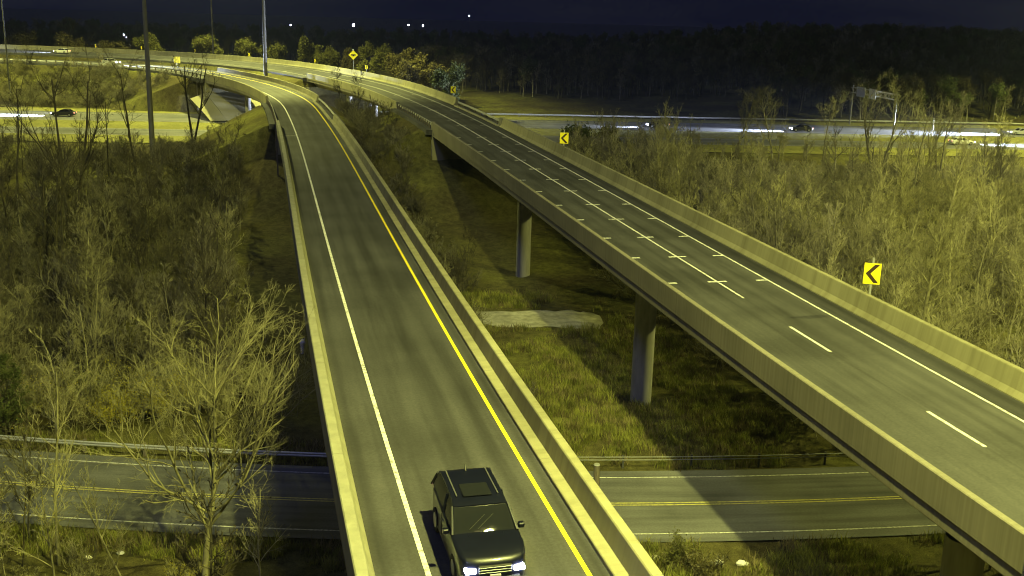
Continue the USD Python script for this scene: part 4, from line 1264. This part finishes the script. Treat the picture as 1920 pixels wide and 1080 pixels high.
PH = {id(p): [max(float(m[1][0][:, 2].max()) for m in q) for q in p] for p in (PR_LEFT, PR_RIGHT)}


def thicket(name, protos, X, Y, g, probs, s0, s1, label, cap=None):
    n = len(X)
    pid = g.choice(len(protos), n, p=probs)
    sc = g.uniform(s0, s1, n) * (.62 + .8 * meshkit.fbm(np.c_[X, Y, 0 * X] / 11.0, 3, 51))
    if cap is not None:
        room = cap(X, Y) - gz(X, Y)
        sc = np.minimum(sc, room * g.uniform(.75, 1.0, n) / np.array(PH[id(protos)])[pid])
        k = sc > .28
        X, Y, pid, sc = X[k], Y[k], pid[k], sc[k]
        n = len(X)
    instancer(name, protos, np.c_[X, Y, gz(X, Y) - .05], g.uniform(0, 2 * PI, n), sc, pid, 'stuff', label)


def left_ok(X, Y):
    ok, ul, ur = clear_of(X, Y)
    patch = meshkit.fbm(np.c_[X, Y, 0 * X] / 13.0, 3, 21)
    return ok & (ul < -9.2) & VIEW(X, Y) & (patch > .38) & ~((X > -34) & (X < -20) & (Y > 62) & (Y < 70)) & (g0.uniform(0, 1, len(X)) < np.where(Y < 56, .3, .95))


X, Y = scatter(g0, 4200, -115, 0, 40, 192, left_ok)
thicket('left_brush', PR_LEFT, X, Y, g0, [.2, .2, .15, .2, .13, .12], .7, 1.3, 'tangled brown brush filling the ground left of the narrow ramp', lambda X, Y: 28.3 - .120 * Y)


X, Y = scatter(g0, 620, -42, -9, 41, 76, lambda X, Y: left_ok(X, Y) & (np.abs(Y - streetY(X)) > 8.0) & ((Y > 60) | (g0.uniform(0, 1, len(X)) < .25)))
PR_STREET = [brush_proto(lambda s: shrub(s, 2.2, 12), 14, 'bark_pale', (1100, .055, .14, 'leaf_yellow')), brush_proto(lambda s: shrub(s, 2.9, 10), 15, 'bark_pale', (700, .05, .13, 'leaf_olive')), brush_proto(lambda s: shrub(s, 3.3, 9), 16, 'bark_grey', (200, .05, .12, 'leaf_yellow'))]
instancer('street_brush', PR_STREET, np.c_[X, Y, gz(X, Y) - .05], g0.uniform(0, 2 * PI, len(X)), g0.uniform(.6, 1.15, len(X)) * np.where(Y < 56, .7, 1), g0.integers(0, 3, len(X)), 'stuff', 'yellow-green twiggy brush on both sides of the street, left of the narrow ramp')


def mid_ok(X, Y):
    ok, ul, ur = clear_of(X, Y)
    dens = np.where(Y > 104, .95, np.where(ul < 10.5, .8, .12)) * np.where(Y < 92, .6, 1) * np.where(ur > -12, .5, 1)
    return ok & (ul > 6.2) & (ur < -8.2) & (Y > 66) & (Y < 178) & (g0.uniform(0, 1, len(X)) < dens)


X, Y = scatter(g0, 4200, -45, 20, 62, 178, mid_ok)
thicket('middle_brush', PR_LEFT, X, Y, g0, [.32, .24, .10, .24, .06, .04], .55, 1.1, 'low brown brush on the bank between the two ramps')


def right_ok(X, Y):
    ok, ul, ur = clear_of(X, Y)
    gaps = meshkit.fbm(np.c_[X, Y, 0 * X] / 8.0, 3, 33)
    return ok & (ur > 8.2) & VIEW(X, Y) & (gaps > .36)


X, Y = scatter(g0, 6200, 8, 122, 40, 200, right_ok)
thicket('right_brush', PR_RIGHT, X, Y, g0, [.2, .2, .15, .18, .15, .12], .7, 1.25, 'dense olive and grey brush filling the ground right of the wide ramp', lambda X, Y: 28.4 - .127 * Y + 3.2 * (X < .17 * Y))


# --- countable bare young trees
def young(name, src_list, X, Y, labels, group, smin, smax, g):
    for k, (x, y) in enumerate(zip(X, Y)):
        j = int(g.integers(0, len(src_list)))
        spec, first = src_list[j]
        z = float(gz(x, y)) - .1
        sc = g.uniform(smin, smax)
        cap_ = (28.3 - .115 * y) if x < 0 else (28.6 - .105 * y + 2.0 * (x < .17 * y))
        sc = max(.3, min(sc, (cap_ - z) / spec[1] * g.uniform(.7, 1.15)))
        rz = g.uniform(0, 2 * PI)
        if first is None:
            seed, h, r, m, lf = spec
            src_list[j] = (spec, tree_thing(name, labels[j], (x, y, z), rz, sc, sapling(seed, h, r, 1.25, .05, .7), m, 1, .014, lf, group, (6, 4, 3, 3)))
        else:
            thing(name, labels[j], 'tree', (x, y, z), rz, sc, group, src=first)


gg = np.random.default_rng(31)
X, Y = scatter(gg, 520, -100, 0, 64, 185, lambda X, Y: left_ok(X, Y) & (gg.uniform(0, 1, len(X)) < .8))
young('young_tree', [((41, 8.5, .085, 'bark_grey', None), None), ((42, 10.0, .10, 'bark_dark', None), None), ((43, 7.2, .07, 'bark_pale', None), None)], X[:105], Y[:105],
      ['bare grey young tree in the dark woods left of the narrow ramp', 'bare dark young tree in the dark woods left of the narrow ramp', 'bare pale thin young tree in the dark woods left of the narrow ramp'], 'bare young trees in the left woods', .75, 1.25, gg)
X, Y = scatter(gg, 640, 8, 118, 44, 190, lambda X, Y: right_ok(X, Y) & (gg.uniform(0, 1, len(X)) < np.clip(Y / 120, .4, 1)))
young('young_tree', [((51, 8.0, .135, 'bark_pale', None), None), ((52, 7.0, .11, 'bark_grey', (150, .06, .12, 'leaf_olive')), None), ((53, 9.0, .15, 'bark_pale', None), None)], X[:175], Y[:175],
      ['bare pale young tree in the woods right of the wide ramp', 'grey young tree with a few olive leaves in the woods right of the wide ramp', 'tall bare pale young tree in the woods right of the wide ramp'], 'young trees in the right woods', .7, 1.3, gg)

# --- single trees
gzf = lambda x, y: float(gz(x, y)) - .15
tree_thing('bare_tree', 'large bare many-branched tree in front of the street at the lower left', (-15.2, 48.6, gzf(-15.2, 48.6)), 0.4, 1.0, bigtree(73, 15.0, .17, 22, .70, .02, (8, 6, 4), (.35, 1.15), .24, [(.06, .0, 1)], .74), 'bark_grey', 2, .005)
for k, (x, y, seed, h, r, label) in enumerate((
        (-23.0, 49.6, 61, 10.4, .13, 'bare twiggy tree left of the large bare tree at the street'), (-28.5, 48.0, 62, 8.5, .11, 'bare twiggy tree at the lower left corner'), (-18.6, 47.2, 63, 6.8, .09, 'low bare tree at the bottom edge, close left of the large bare tree'),
        (-33.0, 52.5, 64, 8.0, .10, 'thin bare tree over the street at the left edge'), (-26.0, 52.8, 67, 7.2, .09, 'slim bare sapling at the near edge of the street'), (-12.0, 46.6, 68, 6.0, .08, 'bare sapling at the bottom edge beside the narrow ramp'), (-21.5, 45.8, 69, 7.0, .09, 'bare bush-like tree at the bottom edge left'))):
    tree_thing('bare_tree', label, (x, y, gzf(x, y)), k * 1.3, 1.0, sapling(seed, h, r * .7, 1.15, .05, .55), 'bark_pale' if k % 2 else 'bark_grey', 1, .007, (130, .05, .14, 'leaf_yellow') if k in (1, 4, 6) else (60, .05, .12, 'leaf_olive'), None, (7, 5, 3, 3))
# tall dark trees of the left woods that stand against the highway
V2 = [[(-.12, .02, 1), (.16, .05, 1)], [(-.05, 0, 1)], [(.06, 0, 1), (-.22, .05, 1)], [(.02, 0, 1)]]
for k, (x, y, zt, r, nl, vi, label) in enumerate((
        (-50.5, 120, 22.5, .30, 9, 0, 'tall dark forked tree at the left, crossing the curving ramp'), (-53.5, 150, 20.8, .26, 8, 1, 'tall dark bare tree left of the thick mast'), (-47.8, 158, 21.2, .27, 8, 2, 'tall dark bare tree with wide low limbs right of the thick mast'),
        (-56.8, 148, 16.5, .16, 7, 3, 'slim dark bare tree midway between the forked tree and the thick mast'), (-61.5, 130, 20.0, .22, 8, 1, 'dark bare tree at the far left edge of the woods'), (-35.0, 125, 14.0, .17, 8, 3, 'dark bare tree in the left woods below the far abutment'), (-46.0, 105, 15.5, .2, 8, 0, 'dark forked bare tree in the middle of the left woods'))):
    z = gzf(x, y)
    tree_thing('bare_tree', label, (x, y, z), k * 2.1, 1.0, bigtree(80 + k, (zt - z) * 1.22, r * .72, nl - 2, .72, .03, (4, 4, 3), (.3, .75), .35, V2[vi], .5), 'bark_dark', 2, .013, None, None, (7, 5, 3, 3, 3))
# taller trees in the right woods in front of the highway
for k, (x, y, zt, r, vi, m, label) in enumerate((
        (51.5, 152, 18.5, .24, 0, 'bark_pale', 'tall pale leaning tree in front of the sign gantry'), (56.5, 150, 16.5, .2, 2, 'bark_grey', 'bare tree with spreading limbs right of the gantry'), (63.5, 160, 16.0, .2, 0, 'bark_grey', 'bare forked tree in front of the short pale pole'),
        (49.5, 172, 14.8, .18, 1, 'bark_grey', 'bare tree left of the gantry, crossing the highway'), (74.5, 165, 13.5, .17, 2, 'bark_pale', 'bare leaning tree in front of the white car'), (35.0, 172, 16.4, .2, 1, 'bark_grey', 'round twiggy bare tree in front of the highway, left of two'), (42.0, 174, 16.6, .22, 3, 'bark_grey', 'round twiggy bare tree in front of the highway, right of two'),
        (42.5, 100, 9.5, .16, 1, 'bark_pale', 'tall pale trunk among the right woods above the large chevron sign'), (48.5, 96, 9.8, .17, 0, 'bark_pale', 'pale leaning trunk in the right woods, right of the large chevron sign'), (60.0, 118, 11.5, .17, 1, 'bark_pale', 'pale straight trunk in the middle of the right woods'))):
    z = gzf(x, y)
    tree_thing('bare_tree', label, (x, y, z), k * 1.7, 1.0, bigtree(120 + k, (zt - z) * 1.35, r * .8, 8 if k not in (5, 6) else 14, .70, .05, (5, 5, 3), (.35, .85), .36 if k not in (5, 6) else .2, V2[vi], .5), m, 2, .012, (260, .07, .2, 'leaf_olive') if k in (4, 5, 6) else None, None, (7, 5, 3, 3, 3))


def leafy(name, label, x, y, zt, w, seed, mleaf, n=5200, size=.3, group=None):
    """A round full crown on a short trunk: limbs, twigs and leaf-sized faces in uneven clumps."""
    z = gzf(x, y)
    h = zt - z
    g = np.random.default_rng(seed)
    lv = grow(g, [(0, 0, 1)], h * .55, .2, 6, [(12, .3, 1, .75, .5, 1.25, .35, .55, 5, .12), (6, .3, 1, .5, .4, 1.0, .2, .6, 4, .15), (4, .3, 1, .5, .4, 1.0, .1, .7, 3, .2)], .04)
    t = thing(name, label, 'tree', (x, y, z), g.uniform(0, 6), (w, w, 1.0), group)
    obj('trunk', mesh_of(lv[:2], (7, 4), .03), 'bark_grey', t, smooth=True)
    cr = obj('crown', mesh_of(lv[2:], (3, 3), .02), 'bark_grey', t)
    tips = lv[-1][0].reshape(-1, 3)
    obj('leaves', leaves_at(g, tips[tips[:, 2] > .12 * h], n, size, .42), mleaf, cr)
    return t


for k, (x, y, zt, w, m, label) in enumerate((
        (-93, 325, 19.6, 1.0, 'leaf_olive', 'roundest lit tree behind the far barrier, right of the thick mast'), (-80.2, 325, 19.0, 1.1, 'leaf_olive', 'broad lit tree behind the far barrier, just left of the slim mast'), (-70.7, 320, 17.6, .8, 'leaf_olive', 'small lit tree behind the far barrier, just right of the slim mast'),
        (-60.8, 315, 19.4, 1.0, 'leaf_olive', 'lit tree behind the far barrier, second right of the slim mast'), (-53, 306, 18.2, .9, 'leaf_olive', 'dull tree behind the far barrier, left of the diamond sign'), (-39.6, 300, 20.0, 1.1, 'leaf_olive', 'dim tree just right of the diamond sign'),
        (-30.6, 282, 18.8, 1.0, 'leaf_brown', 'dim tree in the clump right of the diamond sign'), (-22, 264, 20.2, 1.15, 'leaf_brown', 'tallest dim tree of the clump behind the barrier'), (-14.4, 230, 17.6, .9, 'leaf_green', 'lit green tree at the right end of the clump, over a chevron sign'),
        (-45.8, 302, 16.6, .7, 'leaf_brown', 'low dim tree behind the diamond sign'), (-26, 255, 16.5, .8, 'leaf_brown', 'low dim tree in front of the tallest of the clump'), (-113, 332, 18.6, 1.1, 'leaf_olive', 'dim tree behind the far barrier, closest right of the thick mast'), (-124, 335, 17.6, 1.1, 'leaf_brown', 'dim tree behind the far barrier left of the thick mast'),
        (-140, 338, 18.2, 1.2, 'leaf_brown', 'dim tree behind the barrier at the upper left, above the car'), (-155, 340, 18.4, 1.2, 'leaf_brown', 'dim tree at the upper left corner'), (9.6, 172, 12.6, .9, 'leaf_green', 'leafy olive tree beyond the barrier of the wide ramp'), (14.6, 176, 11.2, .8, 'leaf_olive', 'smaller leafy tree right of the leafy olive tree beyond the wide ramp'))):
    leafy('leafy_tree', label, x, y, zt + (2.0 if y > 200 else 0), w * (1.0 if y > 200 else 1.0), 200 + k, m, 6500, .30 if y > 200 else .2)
# cedar at the left edge and the yellow bushes beyond the street
x, y = -33.6, 66.5
g = np.random.default_rng(301)
z = gzf(x, y)
t = thing('evergreen_bush', 'bright green dense evergreen bush at the left edge', 'bush', (x, y, z))
lv = grow(g, [(0, 0, 1)], 5.6, .09, 8, [(46, .03, 1, .34, 1.0, 1.4, .4, .4, 4, .08), (7, .1, 1, .45, .4, .9, .2, .6, 3, .1)], .02)
obj('trunk', mesh_of(lv[:1], (7,), .02), 'bark_dark', t, smooth=True)
cr = obj('crown', mesh_of(lv[1:], (3, 3), .008), 'bark_dark', t)
obj('leaves', leaves_at(g, lv[-1][0].reshape(-1, 3), 9000, .07, .09), 'leaf_green', cr)
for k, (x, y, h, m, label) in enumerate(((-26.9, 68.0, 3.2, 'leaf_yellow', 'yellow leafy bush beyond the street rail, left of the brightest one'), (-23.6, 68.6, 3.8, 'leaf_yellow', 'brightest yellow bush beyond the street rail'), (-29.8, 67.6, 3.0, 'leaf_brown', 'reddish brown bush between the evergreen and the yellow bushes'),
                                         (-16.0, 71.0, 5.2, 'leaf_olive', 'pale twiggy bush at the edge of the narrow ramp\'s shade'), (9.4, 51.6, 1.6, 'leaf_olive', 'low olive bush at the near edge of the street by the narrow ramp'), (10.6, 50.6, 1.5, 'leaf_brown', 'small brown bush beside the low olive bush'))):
    z = gzf(x, y)
    g, lv = shrub(310 + k, h, 14, .5 if h > 2 else .3)
    t = thing('bush', label, 'bush', (x, y, z))
    obj('stems', mesh_of(lv, (4, 3, 3), .009), 'bark_pale' if k == 3 else 'bark_grey', t)
    obj('leaves', leaves_at(g, lv[-1][0].reshape(-1, 3), 2400 if k != 3 else 900, .06, .12), m, t)

# --- far woods
PR_FAR = []
for k in range(4):
    g, lv = bigtree(400 + k, 9.5, .16, 10, .7, .05, (5, 4, 3), (.35, .9), .25, None, .5)
    PR_FAR.append([('wood', mesh_of(lv, (5, 4, 3, 3, 3), .03), 'bark_grey' if k % 2 else 'bark_dark'), ('leaves', leaves_at(g, lv[-1][0].reshape(-1, 3), 500 if k < 3 else 2600, .14, .3), 'leaf_brown' if k < 3 else 'leaf_green')])
gg = np.random.default_rng(77)


def wood_ok(X, Y):
    hd = Y - hwyY(X)
    ur, _s = lateral(pathR, X, Y)
    return (hd > 27) & (ur > 16) & ((X > 62) | (Y > 288)) & VIEW(X, Y, 30) & (gg.uniform(0, 1, len(X)) < np.where(hd < 120, 1, .4))


X, Y = scatter(gg, 3800, -30, 260, 235, 480, wood_ok)
instancer('far_woodland', PR_FAR, np.c_[X, Y, gz(X, Y) - .2], gg.uniform(0, 6.28, len(X)), gg.uniform(.7, 1.35, len(X)), gg.choice(4, len(X), p=[.3, .3, .3, .1]), 'stuff', 'dark bare woods rising behind the highway at the upper right')
X, Y = scatter(gg, 2200, -420, 420, 380, 640, lambda X, Y: VIEW(X, Y, 40) & ((X < .1 * Y) | (Y > 480)))
instancer('distant_woodland', PR_FAR, np.c_[X, Y, gz(X, Y) - .5], gg.uniform(0, 6.28, len(X)), gg.uniform(.8, 1.25, len(X)), gg.choice(4, len(X), p=[.25, .25, .25, .25]), 'stuff', 'black distant woodland below the night sky')
# brush on the bank of the far left ramp
X, Y = scatter(gg, 2000, -150, -74, 205, 262, lambda X, Y: (lateral(pathL, X, Y)[0] < -7) & (Y - hwyY(X) > 19) & (gg.uniform(0, 1, len(X)) < .8))
thicket('bank_brush', PR_LEFT, X, Y, gg, [.3, .2, .05, .4, .03, .02], .5, 1.0, 'brown and green brush on the bank below the far left ramp')

# --- grass
def blades(seed, n, h, sp):
    g = np.random.default_rng(seed)
    p = g.normal(0, sp, (n, 3)) * (1, 1, 0)
    a = g.uniform(0, 2 * PI, n)
    d = np.c_[np.cos(a), np.sin(a), 0 * a]
    s = np.c_[-np.sin(a), np.cos(a), 0 * a] * .022
    hh = h * g.uniform(.5, 1.2, n)[:, None]
    mid = p + d * hh * .18 + np.array([0, 0, 1]) * hh * .6
    tip = p + d * hh * .5 + np.array([0, 0, 1]) * hh
    V = np.stack([p - s, p + s, mid + s * .7, mid - s * .7, tip], 1).reshape(-1, 3)
    o = np.arange(n)[:, None] * 5
    F = np.vstack([o + (0, 1, 2), o + (0, 2, 3), o + (3, 2, 4)])
    return V, F


PR_GR = [[('blades', blades(1, 40, .5, .22), 'grass_blade')], [('blades', blades(2, 34, .7, .25), 'grass_blade')], [('blades', blades(3, 34, .6, .25), 'dry_grass_blade')], [('blades', blades(4, 30, .28, .22), 'grass_blade')]]


def grass_ok(X, Y):
    ul, _a = lateral(pathL, X, Y)
    ur, _b = lateral(pathR, X, Y)
    sd = np.abs(Y - streetY(X))
    pad = (X > -9.2) & (X < 9.2) & (Y > 93.6) & (Y < 100.6)
    patch = meshkit.fbm(np.c_[X, Y, 0 * X] / 6.0, 3, 5)
    zone = (ul > 3) & (ur < 7) & (Y > 62) & (Y < 106) | (sd < 9.5) & (ul > 3) & (ur < 8) | (sd < 8)
    return (sd > 5.2) & ~pad & zone & (patch > .40)


gr = np.random.default_rng(88)
X, Y = scatter(gr, 26000, -45, 32, 42, 106, grass_ok)
instancer('grass', PR_GR, np.c_[X, Y, gz(X, Y) - .03], gr.uniform(0, 6.28, len(X)), gr.uniform(.6, 1.25, len(X)), gr.choice(4, len(X), p=[.34, .2, .26, .2]), 'stuff', 'rough yellow-green grass beside the street and between the ramps')

# ------------------------------------------------------------------ thin night haze
mat('night_haze', {'v': ('principled_volume', {'color': (0.42, 0.50, 1.0), 'density': 0.00006, 'anisotropy': 0.2})}, [], surface=None, volume='v.volume')
tag(obj('haze', box(-2500, 2500, -260, 2400, -9, 75), 'night_haze'), 'thin night haze', None, None, 'stuff')
